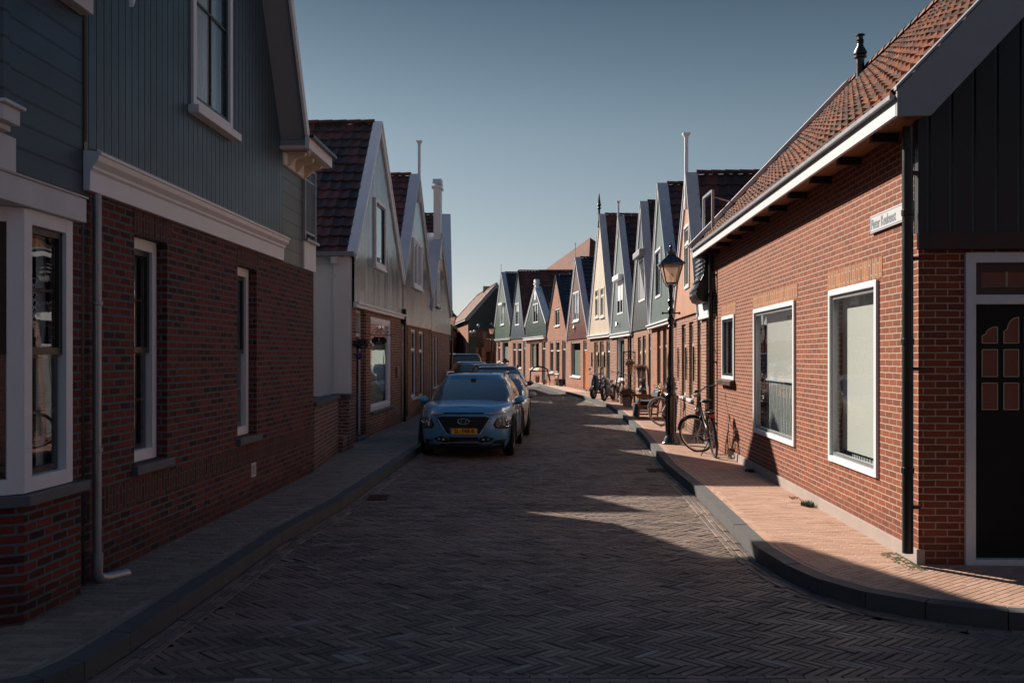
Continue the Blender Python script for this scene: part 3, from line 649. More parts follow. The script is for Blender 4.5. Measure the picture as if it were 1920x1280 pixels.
x_, y_, a_ = runs(1.5, 7, 0, 42, .208, .056, R(-2.4), (0, 8.62)); ok = inside(x_, y_, polyR) & (dist(x_, y_, polyR[:-7]) > .118); px_, py_, pa_ = x_[ok], y_[ok], a_[ok]
x_, y_, a_ = runs(-3, 3, -4, 4, .208, .056, R(40), (4.5, 7.2)); ok = inside(x_, y_, polyR) & (dist(x_, y_, polyR[:-7]) > .118) & (y_ < 8.60-.04*(x_-3.4)-.0) & (x_ < 6) & (y_ > 6.2)
lay('pavement', 'pave_r', np.concatenate([px_, x_[ok]]), np.concatenate([py_, y_[ok]]), np.concatenate([pa_, a_[ok]]), .208, .056, SW, gap=.004, ch=.002, jit=.0006)
polyL = [p for p in KL if p[0] > -6 and p[1] < 42]+[(-2.9, 41), (-3.6, 20), (-3.9, 7), (-6, 6.2)]
x_, y_, a_ = runs(-7, -.8, -3, 36, .205, .068, R(-2.2), (0, 7.6)); ok = inside(x_, y_, polyL) & (dist(x_, y_, KL) > .118) & (y_ > 4.5)
lay('pavement', 'pave_l', x_[ok], y_[ok], a_[ok], .205, .068, SW, gap=.006, ch=.003, jit=.0012)
for ln_, sg_, mt_, nm_ in (([p for p in KR if 6 < p[1] < 50 and p[0] < 6], -1, 'pave_r', 'pavement'), ([p for p in KL if 5.1 < p[1] < 42 and p[0] > -3.5], 1, 'pave_l', 'pavement')):
    ex, ey, ea = [], [], []; rows_along(ln_, (.168, .226), sg_, .21); ex, ey, ea = map(np.concatenate, (ex, ey, ea)); lay(nm_, mt_, ex, ey, ea, .21, .056, SW+.004, gap=.004, ch=.002, jit=.0006)
mb = MB()
for line, sg, wl in ((KR, 1, 1.9), (KL, -1, 2.2)):
    for (x1, y1), (x2, y2) in zip(line, line[1:]):
        if max(abs(x1), abs(x2)) > 32: continue
        q = 9 if y1 < 8.3 and x1 > 2.3 else 0
        dx = sg*(6 if (y1 < 8.2 and sg > 0) else 1.9) if y1 < 50 else sg*3.5
        if y1 < 7.9 or y2 < 7.9:
            mb.face([(x1, y1, SW-.016), (x2, y2, SW-.016), (x2+sg*.01, y2+(3.0 if sg > 0 else 2.2), SW-.016), (x1+sg*.01, y1+(3.0 if sg > 0 else 2.2), SW-.016)])
        else: mb.face([(x1, y1, SW-.0155 if y1 < 48 else SW), (x2, y2, SW-.0155 if y1 < 48 else SW), (x2+dx, y2, SW-.0155 if y1 < 48 else SW), (x1+dx, y1, SW-.0155 if y1 < 48 else SW)])
tag(mb.build('pavement_bed', 'concrete'), kind='structure')
mb = MB()
for y0_, y1_ in ((49.6, 56), (56, 64), (64, 72), (72, 80), (80, 90)):
    mb.face([(xat(KRf, y0_)+.1, y0_, SW+.002), (xat(KRf, y1_)+.1, y1_, SW+.002), (xat(KRf, y1_)+3.2, y1_, SW+.002), (xat(KRf, y0_)+3.2, y0_, SW+.002)])
tag(mb.build('pavement', 'pave_r'), kind='structure')
mb = MB()
for line, sg in ((KR, -1), (KL, 1)):
    pts = [Vector((*p, 0)) for p in line if abs(p[0]) < 12 and p[1] < 90]
    off = []
    for i, p in enumerate(pts):
        d = (pts[min(i+1, len(pts)-1)]-pts[max(i-1, 0)]).normalized(); off.append(p+Vector((-d.y, d.x, 0))*.14*sg*(1))
    for i in range(len(pts)-1):
        a, b, c, e = pts[i], pts[i+1], off[i], off[i+1]; n = max(1, round((b-a).length/.95)); g = .004/max((b-a).length/n, .01)
        for k in range(n):
            f0, f1 = (k+g)/n, (k+1-g)/n; zt = SW+.011+random.uniform(-.002, .003)
            p = [a.lerp(b, f0), a.lerp(b, f1), c.lerp(e, f1), c.lerp(e, f0)]
            mb.hexa([Vector((q.x, q.y, -.05)) for q in p]+[Vector((p[0].x, p[0].y, zt-.003)), Vector((p[1].x, p[1].y, zt-.003)), Vector((p[2].x, p[2].y, zt)), Vector((p[3].x, p[3].y, zt))])
tag(mb.build('kerb', 'concrete', bevel=.012, merge=False), kind='structure')

# ---------------------------------------------------------------- the corner house on the right and other houses with the ridge along the street
def long_house(label, A, B, out, gout, hw, ze, slope, ov, uo, brickm, boardm, zb, tile, samples=6, name='corner_house', rects=(), rafters=0, back='brick_a', group=None, barge='grey_paint', holes_g=()):
    F = Fr(A, B, out); L = F.L; H = empty(name, F.P(L/2, 0, 0), label, 'house', group); zr = ze+(hw+ov)*slope
    zw = ze+ov*slope-.14
    mb = MB(); wall(mb, F, [(0, 0), (L, 0), (L, zw), (0, zw)], rects, reveal=.16); mb.build('brick_wall', brickm, H)
    g2 = F.A+F.N*(-2*hw); G = Fr((F.A.x, F.A.y), (g2.x, g2.y), gout)
    mb = MB(); wall(mb, G, [(0, 0), (2*hw, 0), (2*hw, zb), (0, zb)], holes_g, d=.001, reveal=.16); mb.build('gable_wall', brickm, H)
    mb = MB(); wall(mb, G, [(-.02, zb), (2*hw, zb), (2*hw, zw+.05), (hw, zr-.12), (-.02, zw+.05)], d=.05); mb.face([G.P(-.02, 0, zb), G.P(2*hw, 0, zb), G.P(2*hw, .05, zb), G.P(-.02, .05, zb)])
    mb.face([G.P(-.02, -.05, zb), G.P(-.02, .05, zb), G.P(-.02, .05, zw+.05), G.P(-.02, -.05, zw+.05)]); mb.build('gable', boardm, H)
    MB().fbox(G, -.025, 2*hw, .03, .085, zb-.14, zb).build('cornice', 'black', H)
    mb = MB(); mb.face([F.P(0, -2*hw, 0), F.P(L, -2*hw, 0), F.P(L, -2*hw, zw), F.P(0, -2*hw, zw)]); mb.face([F.P(L, 0, 0), F.P(L, -2*hw, 0), F.P(L, -2*hw, zw), F.P(L, -hw, zr-.1), F.P(L, 0, zw)]); mb.build('back_wall', back, H)
    sn = Vector((0, 0, slope)); up = (-F.N*1+sn).normalized(); up2 = (F.N*1+sn).normalized(); sl_ = (hw+ov)*math.sqrt(1+slope*slope)
    mb = MB(); pantile(mb, F.P(-uo+.03, ov, ze), F.U, up, L+2*uo-.06, sl_, samples=samples, amp=.038, lift=.045, tw=.235, th=.30)
    pantile(mb, F.P(-uo+.03, -2*hw-ov, ze), F.U, up2, L+2*uo-.06, sl_, samples=3)
    ridge(mb, F.P(-uo, -hw, zr+.05), F.P(L+uo, -hw, zr+.05), .11); mb.build('roof', tile, H, smooth=True, merge=False, recalc=False)
    MB().fbox(F, -uo+.02, L+uo, ov-.005, ov+.028, ze-.15, ze+.005).build('fascia', 'white_old', H)
    MB().fbox(F, -uo+.02, L+uo, ov+.03, ov+.075, ze-.015, ze+.02).build('gutter', 'zinc', H)
    MB().fbox(F, -uo+.04, L+uo-.02, .002, ov-.006, ze-.075, ze-.05).build('soffit', 'wood', H)
    for k in range(rafters):
        uu = (k+.5)/rafters*L; MB().fbox(F, uu-.045, uu+.045, .002, ov-.10, ze-.155, ze-.076).build('rafter_end', 'black', H)
    vs = (F.P(0, -hw, zr)-F.P(0, ov, ze)); vn = F.U.cross(vs).normalized(); vn = vn if vn.z > 0 else -vn
    p0, p1 = F.P(L+uo-.22, ov+.02, ze), F.P(L+uo-.22, -hw, zr); a_, b_ = F.U*.34, vn*.07
    MB().hexa([p0+b_, p0+a_+b_, p1+a_+b_, p1+b_, p0+b_*2.1, p0+a_+b_*2.1, p1+a_+b_*2.1, p1+b_*2.1]).build('verge_board', 'white_old', H)
    for uu, thick in ((-uo-.03, .035), (L+uo, .035)):
        for (da, db) in ((ov+.03, -hw), (-2*hw-ov-.03, -hw)):
            sg = 1 if da > db else -1; poly = [(da, ze-.16), (da-sg*.27, ze-.16), (db, zr-.36+.0), (db, zr+.07), (da, ze+.045)]
            MB().prism([F.P(uu, d_, z_) for d_, z_ in poly], F.U*thick).build('barge_board', barge if uu < 0 else 'verge_grey', H)
            MB().prism([F.P(uu-.01, da+sg*.01, ze+.047), F.P(uu-.01, db, zr+.073), F.P(uu-.01, db, zr+.10), F.P(uu-.01, da+sg*.01, ze+.075)], F.U*(thick+.12)).build('roof_edge', 'zinc' if uu < 0 else 'verge_grey', H)
    return H, F, G
A11, B11 = (3.486, 8.54), (3.93, 19.3)
F11 = Fr(A11, B11, (-1, 0)); G11 = Fr(A11, (A11[0]+5, A11[1]-.2064), (0, -1))
w1 = F11.rect(1557, 1648, 528, 893); w2 = F11.rect(1415, 1492, 568, 822); w3 = F11.rect(1355, 1378, 590, 716)
w1 = (w1[0], w1[1], .73, 2.64); w2 = (w2[0], w2[1], .73, 2.63); w3 = (w3[0], w3[1], 1.49, 2.63)
dg = (G11.u(1808), G11.u(1808)+1.22, SW, CH-(474-HY)/FP*G11.Y(1808))
H11, F, G = long_house('red brick corner house with orange pantiled roof and black boarded gable end', A11, B11, (-1, 0), (0, -1), 2.75, 4.0, 1.05, .33, .50, 'brick_sun', 'r11_boards', 2.95, 'tile_orange', rects=(w1, w2, w3), rafters=10, holes_g=(dg,))
window(H11, F, w1, fm='white', sm='zinc', fw=.062, front=.03, cover='blind', sill=None, label='large window with a drawn white blind')
window(H11, F, w2, fm='white', sm='zinc', fw=.062, front=.03, cover=None, sill=None, label='large window with half blind and net curtain')
for r_ in (w1, w2): MB().face([F.P(r_[0]+.06, -.16, r_[2]+.06), F.P(r_[1]-.06, -.16, r_[2]+.06), F.P(r_[1]-.06, -.16, r_[3]-.06), F.P(r_[0]+.06, -.16, r_[3]-.06)]).build('sheer_curtain', 'sheer', H11)
wn2 = [o for o in H11.children if o.name.startswith('window')][-1]
u0, u1, z0, z1 = w2; a, b, c, e = u0+.062, u1-.062, z0+.062, z1-.062
MB().face([F.P(b-(b-a)*.3, -.2, c), F.P(b, -.2, c), F.P(b, -.2, e), F.P(b-(b-a)*.3, -.2, e)]).build('side_curtain', 'curtain', wn2)
MB().face([F.P(a, -.14, z0+(z1-z0)*.44), F.P(a+(b-a)*.93, -.14, z0+(z1-z0)*.44), F.P(a+(b-a)*.93, -.14, e), F.P(a, -.14, e)]).build('blind', 'blind', wn2)
MB().fbox(F, a, a+(b-a)*.93, -.15, -.12, z0+(z1-z0)*.44-.03, z0+(z1-z0)*.44).build('blind_rail', 'white', wn2)
MB().face([F.P(a, -.22, c), F.P(b, -.22, c), F.P(b, -.22, z0+(z1-z0)*.46), F.P(a, -.22, z0+(z1-z0)*.46)]).build('curtain', 'curtain', wn2)
window(H11, F, w3, fm='white', sm='dark_sash', fw=.06, front=.025, cover='curtain', sill=None, label='small window with a tiled sill')
MB().fbox(F, w3[0]-.05, w3[1]+.05, -.02, .10, w3[2]-.10, w3[2]-.01).build('sill', 'tile_dark', H11, bevel=.01)
for r in (w1, w2, w3):
    MB().fbox(F, r[0]-.10, r[1]+.10, -.02, .004, r[3]+.012, r[3]+.215).build('lintel', 'brick_soldier', H11)
MB().fbox(F, -.02, F.L*.86, -.05, .022, 0, SW+.13).build('plinth', 'plinth', H11, bevel=.006)
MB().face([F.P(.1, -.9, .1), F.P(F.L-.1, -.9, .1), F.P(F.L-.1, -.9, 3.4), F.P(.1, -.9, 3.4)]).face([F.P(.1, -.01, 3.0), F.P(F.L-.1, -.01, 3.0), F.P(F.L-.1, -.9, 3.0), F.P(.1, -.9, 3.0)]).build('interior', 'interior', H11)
# black downpipes with their brackets
for uu, lab in ((F.u(1702, .10), 'near'), (F.u(1333, .10), 'far')):
    pp = MB().tube([F.P(uu, .10, SW+.10), F.P(uu, .10, 3.86)], .046, 12)
    for zz in (.9, 2.0, 3.1): pp.lathe(F.P(uu, .10, zz), [(.046, 0), (.054, .004), (.054, .05), (.046, .054)], 12)
    po = pp.build('downpipe', 'black', H11, smooth=True)
    b_ = MB()
    for zz in (.60, 1.78, 2.72, 3.45): b_.fbox(F, uu-.03, uu+.03, 0, .06, zz, zz+.03)
    b_.build('bracket', 'black', po)
# corner door with leaded lights
u0, u1, z0, z1 = dg; d = MB(); ring(d, G, u0, u1, z0, z1, .085, -.12, .035, bot=.0); d.fbox(G, u0+.085, u1-.085, -.12, .032, z1-.44, z1-.36); d.fbox(G, u0+.085, u1-.085, -.13, .032, z0, z0+.05)
dm = MB(); dm.fbox(G, u0+.088, u1-.088, -.11, -.05, z0+.052, z1-.442)
door_o = dm.build('door', 'matte_black', H11); d.build('door_frame', 'white_old', door_o, bevel=.004)
tr = MB(); ring(tr, G, u0+.087, u1-.087, z1-.358, z1-.087, .07, -.10, -.03); tr.build('transom_frame', 'dark_sash', door_o)
am = MB(); gm = MB()
def lead(x0, x1, y0, y1, arch=0):
    pts = [(x0, y0), (x1, y0), (x1, y1)]
    if arch: pts += [(x1-(x1-x0)*.75*math.sin(q), y1-(y1-y0)*.45*(1-math.cos(q))) for q in (R(25), R(50), R(75), R(90))]+[(x0, y1-(y1-y0)*.55)]
    else: pts += [(x0, y1)]
    P3 = [G.P(a_, -.047, b_) for a_, b_ in pts]; am = MB().prism(P3, G.N*.004).build('leaded_light', 'amber', door_o); gm = MB()
    for i in range(len(P3)): gm.bar(P3[i]+G.N*.006, P3[(i+1) % len(P3)]+G.N*.006, .008, .006)
    gm.build('leading', 'gold', am)
px2u = lambda p: G.u(p)
yz = lambda y, p=1860: CH-(y-HY)/FP*G.Y(p)
for col, top in (((1845, 1874), 612), ((1886, 1914), 594)):
    ua, ub = px2u(col[0]), px2u(col[1]); lead(ua, ub, yz(643), yz(top), 1); lead(ua, ub, yz(706), yz(655)); lead(ua, ub, yz(768), yz(718))
off_ = px2u(1914)-px2u(1886)
for (a_, b_), top in (((px2u(1925), px2u(1925)+off_), 594), ((px2u(1966), px2u(1966)+off_), 612)):
    lead(a_, b_, yz(643), yz(top)); lead(a_, b_, yz(706), yz(655)); lead(a_, b_, yz(768), yz(718))
u_a, u_b = u0+.15, u1-.15; mid = px2u(1890)
for a_, b_ in ((px2u(1831), mid), (mid+.01, mid+.01+(mid-px2u(1831)))): lead(a_, min(b_, u_b), yz(537), yz(503))
MB().fbox(G, u1-.30, u1-.18, -.05, -.035, z0+1.05, z0+1.12).build('letter_plate', 'zinc', door_o)
# flue on the ridge
fl = empty('flue_pipe', F.P(F.u(1612), -2.5, 7.0), 'black flue pipe with stacked cowl and silver collar on the orange tiled ridge', 'flue pipe')
bx, by = F.P(F.L-.75, -2.55, 0).xy; ztop = CH+(HY-66)/FP*by; zc_ = ztop-.95
bx = (1613-CX)/FP*by
MB().lathe((bx, by, zc_-.35), [(.22, -.1), (.11, .28), (.10, .30)], 14).build('collar', 'zinc', fl, smooth=True)
MB().lathe((bx, by, zc_-.05), [(.085, 0), (.085, .22), (.07, .22)], 14).build('sleeve', 'chrome', fl, smooth=True)
MB().lathe((bx, by, zc_), [(.075, .1), (.075, .52), (.115, .53), (.115, .56), (.08, .57), (.12, .60), (.12, .63), (.06, .74), (.055, .80), (.07, .81), (.055, .83), (.07, .85), (.05, .87), (.05, .93), (.085, .94), (.085, .955), (0, .96)], 14).build('cowl', 'black', fl, smooth=True)
for k_, (r_, uu_, h_, nm_, mt_) in enumerate(((w2, .30, .22, 'ornament', 'leaf_dark'), (w2, .52, .13, 'ornament', 'sign_white'), (w1, .25, .05, 'ornament', 'terracotta'), (w1, .38, .05, 'ornament', 'sign_white'))):
    MB().lathe(F.P(r_[0]+uu_, -.095, r_[2]+.07), [(.02, 0), (.032, h_*.3), (.018, h_*.7), (.026, h_*.85), (.004, h_)], 10).build(nm_, mt_, H11, smooth=True)
# street name plate (its end is behind the downpipe)
sx0, sx1 = F.u(1637), F.u(1716); sg = empty('street_sign', F.P((sx0+sx1)/2, 0, 3.1), 'white enamel street name plate on the brick corner house beside the black downpipe', 'street sign')
zt_, zb_ = 3.265, 3.095
MB().fbox(F, sx1, sx0, .012, .03, zb_, zt_).build('plate', 'sign_white', sg, bevel=.004)
t_ = MB(); bd_ = MB(); ring(bd_, F, sx1+.012, sx0-.012, zb_+.012, zt_-.012, .006, .03, .0315); bd_.build('border', 'sign_ink', sg)
text_mb(t_, 'Pieter Keukenst', .135, F.P(sx0-.035, .0315, (zb_+zt_)/2-.005), -F.U, (0, 0, 1), .0006, 'LEFT', bold=.002, sx=.80); t_.build('lettering', 'sign_ink', sg, recalc=False)
# grass in the joint at the wall foot
def tuft(name, label, c, rad, n, h, mat='leaf', ln=None, cat='weeds'):
    mb = MB(); c = Vector(c)
    for _ in range(n):
        a = random.random()*6.28; r = rad*random.random()**.6; p = c+Vector((math.cos(a)*r, math.sin(a)*r*(ln or 1), 0)); a2 = random.random()*6.28; hh = h*random.uniform(.4, 1); lean = Vector((math.cos(a2), math.sin(a2), 0))*hh*random.uniform(.2, .9)
        s_ = Vector((-math.sin(a2), math.cos(a2), 0))*.004; mb.face([p-s_, p+s_, p+s_*.7+lean*.4+Vector((0, 0, hh*.7)), p-s_*.7+lean*.4+Vector((0, 0, hh*.7))]); mb.face([p-s_*.7+lean*.4+Vector((0, 0, hh*.7)), p+s_*.7+lean*.4+Vector((0, 0, hh*.7)), p+lean+Vector((0, 0, hh))])
    return tag(mb.build(name, mat, recalc=False, merge=False), label, cat)
for (uu, n, h, m_, lb) in ((F.u(1530), 260, .07, 'leaf', 'green grass tuft at the foot of the sunlit brick wall'), (F.u(1506), 60, .03, 'flower_rust', 'small dry brown tuft at the foot of the brick wall'), (F.u(1418), 90, .06, 'leaf_dark', 'dark tuft by the wall foot in the triangular shadow')):
    tuft('grass_tuft', lb, F.P(uu, .10, SW), .07, n, h, m_, 2.2)
mb = MB()
for _ in range(260):
    uu, dd_ = random.uniform(-.25, .5), random.random()**2*.16; p = F.P(uu, dd_+.02, SW+.001); mb.lathe(p, [(random.uniform(.006, .02), 0), (.001, random.uniform(.002, .005))], 5)
tag(mb.build('moss', 'moss', merge=False, recalc=False), kind='stuff', label='green moss between the bricks at the corner of the brick house', cat='moss')

for lb_, q in (('dark brick house behind the camera on the left', (-12, -4.2, -14, 0, 5.0, 8.5)), ('dark brick house behind the camera on the right', (4.4, 13, -14, 1, 5.0, 8.5))):
    hb_ = empty('brick_house', ((q[0]+q[1])/2, (q[2]+q[3])/2, 0), lb_, 'house'); xm_ = (q[0]+q[1])/2
    MB().box(q[0], q[1], q[2], q[3], 0, q[4]).build('wall', 'brick_dark', hb_); MB().prism([(q[0]-.2, q[2], q[4]), (q[1]+.2, q[2], q[4]), (xm_, q[2], q[5])], (0, q[3]-q[2], 0)).build('roof', 'tile_black', hb_)
# ---------------------------------------------------------------- the gabled row on the right
sash = 'dark_sash'
P = [(4.03, 21.2), (4.29, 26.1), (4.56, 32.5), (4.62, 38.0), (4.42, 44.0), (3.91, 50.0), (3.23, 58.0), (2.30, 66.0), (1.03, 74.0), (-.09, 80.0), (-1.44, 87.0)]
O_ = (-1, -.1)
W_ = 'win'; D_ = 'door'
PW = dict(fm='cream_paint', sm='cream_paint', style='transom', cover='curtain', sill='white_old', front=-.06)
H10, F10 = gabled('peach boarded gable house with tall white post finial and three iron wall anchors', P[0], P[1], O_, (1290, 328), 2.86, 2.88, 'brick_a', 'peach', depth=7, roof='tile_dark', verge='verge_grey', vd=.24, trim='white',
    opens=[(W_, 1278, 1285.5, 608, 742, PW), (W_, 1292, 1300, 603, 747, PW), (D_, 1307.5, 1315, 598, 785, dict(fm='cream_paint', dm='peach_door'))],
    uppers=[(W_, 1284, 1293.5, 421, 541, dict(fm='white_old', sm='cream_paint', style='transom', cover='curtain', sill=None, front=.03))], finial=('post', CH+(668-264)/FP*23.7), aw=.12)
st = dict(fm='grey_paint', sm='black', style='transom', sill='bluestone', front=-.06, cover='sides')
H9, F9 = gabled('tall green grey gable house with dark red tiles behind the street lamp', P[1], P[2], O_, (1236, 347), 2.84, 2.86, 'brick_b', 'r9b', depth=7, roof='tile_red', vd=.28, cornice=(.10, .06),
    opens=[(W_, 1232, 1238.5, 619, 724, st), (W_, 1243, 1250, 615, 726, st), (D_, 1257.5, 1263, 610, 760, dict(dm='black'))],
    uppers=[(W_, 1229.6, 1240, 466, 558, dict(sm='black', front=.03, sill=None, cover='sides'))], pipe=(.02,))
H8, F8 = gabled('charcoal boarded gable house with a lowered black roller shutter', P[2], P[3], O_, (1203, 380), 2.84, 2.86, 'brick_c', 'r8b', depth=7, roof='tile_dark', vd=.25, verge='verge_grey',
    opens=[(W_, 1196, 1202.3, 632, 728, PW), (W_, 1204.7, 1211, 629, 727, PW), (D_, 1216, 1220.5, 626, 740)],
    uppers=[(W_, 1198, 1210, 484, 565, dict(sm='black', front=.02, sill=None, hood='grey_paint', shutter=(.05, 'grey_paint')))])
H7, F7 = gabled('pale teal gable house with half lowered white shutter and flat topped post', P[3], P[4], O_, (1161, 408), 2.80, 2.82, 'brick_a', 'r7b', depth=7, roof='tile_dark', vd=.24,
    opens=[(W_, 1156.5, 1170.6, 633, 714, dict(fm='white', sm='white', cover='sides', sill='white_old')), (D_, 1176.7, 1182.5, 630, 745)],
    uppers=[(W_, 1157.5, 1168.7, 527, 589, dict(sm='dark_sash', front=.02, sill=None, style='mullion', hood='white', shutter=(.42, 'white')))], finial=('post', CH+(668-376)/FP*41), cornice=(.06, .1), pipe=(.04,))
H6, F6 = gabled('tall cream boarded gable house with a black spike finial', P[4], P[5], O_, (1125, 403), 2.86, 2.95, 'brick_c', 'cream', depth=7, roof='tile_red', vd=.28, verge='verge_grey',
    opens=[(W_, 1114, 1121.4, 641, 714, PW), (W_, 1124.5, 1132, 640, 715, PW), (D_, 1137, 1143.5, 639, 738)],
    uppers=[(W_, 1116, 1123, 542, 595, dict(fm='cream_paint', sm='cream_paint', style='transom', sill='white', cover='curtain', front=.02)), (W_, 1126, 1133.5, 538, 594, dict(fm='cream_paint', sm='cream_paint', style='transom', sill='white', cover='curtain', front=.02))], finial=('spike', CH+(668-363)/FP*47), cornice=(.09, .09))
H5, F5 = gabled('red brown boarded gable house with small white bird ornament and thin rod', P[5], P[6], O_, (1080, 484), 2.84, 2.88, 'brick_b', 'brownb', depth=6, roof='tile_black', vd=.28, verge='verge_grey',
    opens=[(W_, 1070.4, 1088.3, 640, 706, dict(cover='venetian', sill='white')), (D_, 1093.6, 1100, 638, 730, dict(dm='orange_door'))],
    uppers=[(W_, 1075, 1086, 547, 602, dict(style='mullion', sm='white', cover='curtain', front=.03, sill='white'))], finial=('rod', CH+(668-455)/FP*54), samples=4)
H4, F4 = gabled('narrow all brick gable house with a black edged point', P[6], P[7], O_, (1041.5, 517), 2.9, 3.3, 'brick_b', 'brick_b', depth=5, roof='tile_black', vd=.25, verge='black', trim='black', aw=.10,
    opens=[(W_, 1031, 1037.4, 640, 698, dict(style='double', sill='white')), (W_, 1042, 1049, 639, 700, dict(style='double', sill='white')), (D_, 1054, 1060.6, 638, 722, dict(dm='dark_sash'))],
    uppers=[(W_, 1038.8, 1048, 578, 611, dict(style='mullion', sm='dark_sash', sill='white', cover='curtain', front=-.02))], samples=4)
H3, F3 = gabled('bottle green neck gable house with white capped top and heavy cornice', P[7], P[8], O_, (1003.5, 538), 3.2, 4.2, 'brick_b', 'r3b', depth=4.5, roof='tile_dark', vd=.45, verge='verge_grey', cornice=(.16, .12),
    opens=[(W_, 994, 1010.6, 641, 692, dict(style='mullion', fm='cream_paint', sm='cream_paint', cover='sides', sill='white')), (D_, 1016, 1022.6, 638, 712, dict(dm='black'))],
    uppers=[(W_, 1000, 1009.5, 569, 605, dict(sm='dark_sash', style='mullion', sill=None, front=.03))], finial=('neck', CH+(668-524)/FP*70), samples=4)
H2, F2 = gabled('slate blue boarded gable house without verge boards under a broad dark red roof', P[8], P[9], O_, (972, 508), 3.25, 3.6, 'brick_b', 'r2b', depth=4, roof='tile_red', vd=.05, verge='black', trim='r2b', aw=.05,
    opens=[(W_, 961.5, 967, 641, 690, dict(style='transom', sill='white')), (W_, 970.5, 977.6, 641, 690, dict(style='transom', sill='white')), (D_, 981, 985, 639, 704, dict(dm='black'))],
    uppers=[(W_, 966, 973.8, 568, 610, dict(sm='white', cover='curtain', sill=None, front=.03))], samples=4)
H1, F1 = gabled('sage green boarded gable house at the far end with a slate roof and thin rod', P[9], P[10], O_, (940.5, 511), 3.3, 4.6, 'brick_c', 'r1b', depth=4, roof='tile_black', vd=.35, verge='verge_grey', cornice=(.05, .06),
    opens=[(W_, 933.4, 937.6, 640, 678, dict(style='transom', sill='white')), (W_, 942, 953, 640, 680, dict(cover='venetian', sill='white'))],
    uppers=[(W_, 938.8, 945.5, 573, 609, dict(style='mullion', sm='white', sill='white', hood='white', cover='curtain', front=.03))], finial=('rod', CH+(668-495)/FP*83), samples=4)
# broad roof of a house standing behind the blue and brick gables
def roofed_block(label, x0, x1, y0, y1, ze, zr, wm, rm, along='x', name='house'):
    H = empty(name, ((x0+x1)/2, (y0+y1)/2, 0), label, 'house'); MB().box(x0, x1, y0, y1, 0, ze).build('wall', wm, H)
    mb = MB()
    if along == 'x':
        ym = (y0+y1)/2; sl_ = math.hypot(ym-y0+.2, zr-ze)
        pantile(mb, (x0-.1, y0-.2, ze), (1, 0, 0), (0, ym-y0+.2, zr-ze), x1-x0+.2, sl_, samples=4); pantile(mb, (x0-.1, y1+.2, ze), (1, 0, 0), (0, ym-y1-.2, zr-ze), x1-x0+.2, sl_, samples=3)
        ridge(mb, (x0-.1, ym, zr+.05), (x1+.1, ym, zr+.05)); g = MB()
        for xx_ in (x0, x1): g.face([(xx_, y0, ze), (xx_, y1, ze), (xx_, ym, zr)])
    else:
        xm = (x0+x1)/2; sl_ = math.hypot(xm-x0+.2, zr-ze)
        pantile(mb, (x0-.2, y0-.1, ze), (0, 1, 0), (xm-x0+.2, 0, zr-ze), y1-y0+.2, sl_, samples=4); pantile(mb, (x1+.2, y0-.1, ze), (0, 1, 0), (xm-x1-.2, 0, zr-ze), y1-y0+.2, sl_, samples=3)
        ridge(mb, (xm, y0-.1, zr+.05), (xm, y1+.1, zr+.05)); g = MB()
        for yy_ in (y0, y1): g.face([(x0, yy_, ze), (x1, yy_, ze), (xm, yy_, zr)])
    g.build('gable', wm, H); mb.build('roof', rm, H, smooth=True, merge=False, recalc=False); return H
bk_ = roofed_block('dark red broad roof rising behind the bottle green neck gable', 2.2, 8.5, 74.6, 81.5, 4.2, 8.6, 'brick_a', 'tile_red')
bh = empty('house', (6.8, 91, 0), 'pyramid roof of sunlit orange tiles standing behind the far brick gable', 'house')
wc_, sc_, ec_, nc_, ap_ = Vector((.8, 92.2, 8.3)), Vector((6.4, 84, 8.3)), Vector((13, 90, 8.3)), Vector((7, 99, 8.3)), Vector((7.1, 90.5, 12.7))
MB().hexa([Vector((q.x, q.y, 0)) for q in (wc_, sc_, ec_, nc_)]+[q for q in (wc_, sc_, ec_, nc_)]).build('wall', 'brick_b', bh)
mb = MB()
for a_, b_ in ((wc_, sc_), (sc_, ec_), (ec_, nc_), (nc_, wc_)):
    mb.face([a_, b_, ap_], [(0, 0), (30, 0), (15, 22)])
mb.build('roof', 'tile_far2', bh, recalc=False)
# small parts: wall anchors, bird ornament, wall lamp, gable hooks
for px_i in (1273.5, 1288.5, 1303):
    u_ = F10.u(px_i); an = MB(); an.tube([F10.P(u_, .03, 1.55), F10.P(u_+.05, .03, 1.65), F10.P(u_-.05, .03, 1.78), F10.P(u_, .03, 1.95)], .018, 6); an.bar(F10.P(u_, .03, 1.35), F10.P(u_, .03, 2.12), .03); an.build('wall_anchor', 'black', H10)
for Fq, Hq, px_i in ((F6, H6, 1110.5), (F6, H6, 1122.8), (F6, H6, 1134.5)):
    u_ = Fq.u(px_i); MB().bar(Fq.P(u_, .03, 1.4), Fq.P(u_, .03, 2.1), .05).bar(Fq.P(u_-.1, .03, 1.75), Fq.P(u_+.1, .03, 1.85), .05).build('wall_anchor', 'black', Hq)
u_ = F5.u(1080); bd = MB(); bd.tube([F5.P(u_-.3, .09, 2.0+1.55), F5.P(u_, .12, 3.42), F5.P(u_+.3, .09, 3.62)], [.02, .06, .015], 6); bd.tube([F5.P(u_, .12, 3.42), F5.P(u_+.05, .12, 3.22)], .03, 6); bd.build('bird_ornament', 'white_old', H5)
u_ = F7.u(1162.5); MB().tube([F7.P(u_-.2, .12, 3.28), F7.P(u_, .16, 3.15), F7.P(u_+.2, .12, 3.32)], .03, 6).build('anchor_ornament', 'black', H7)

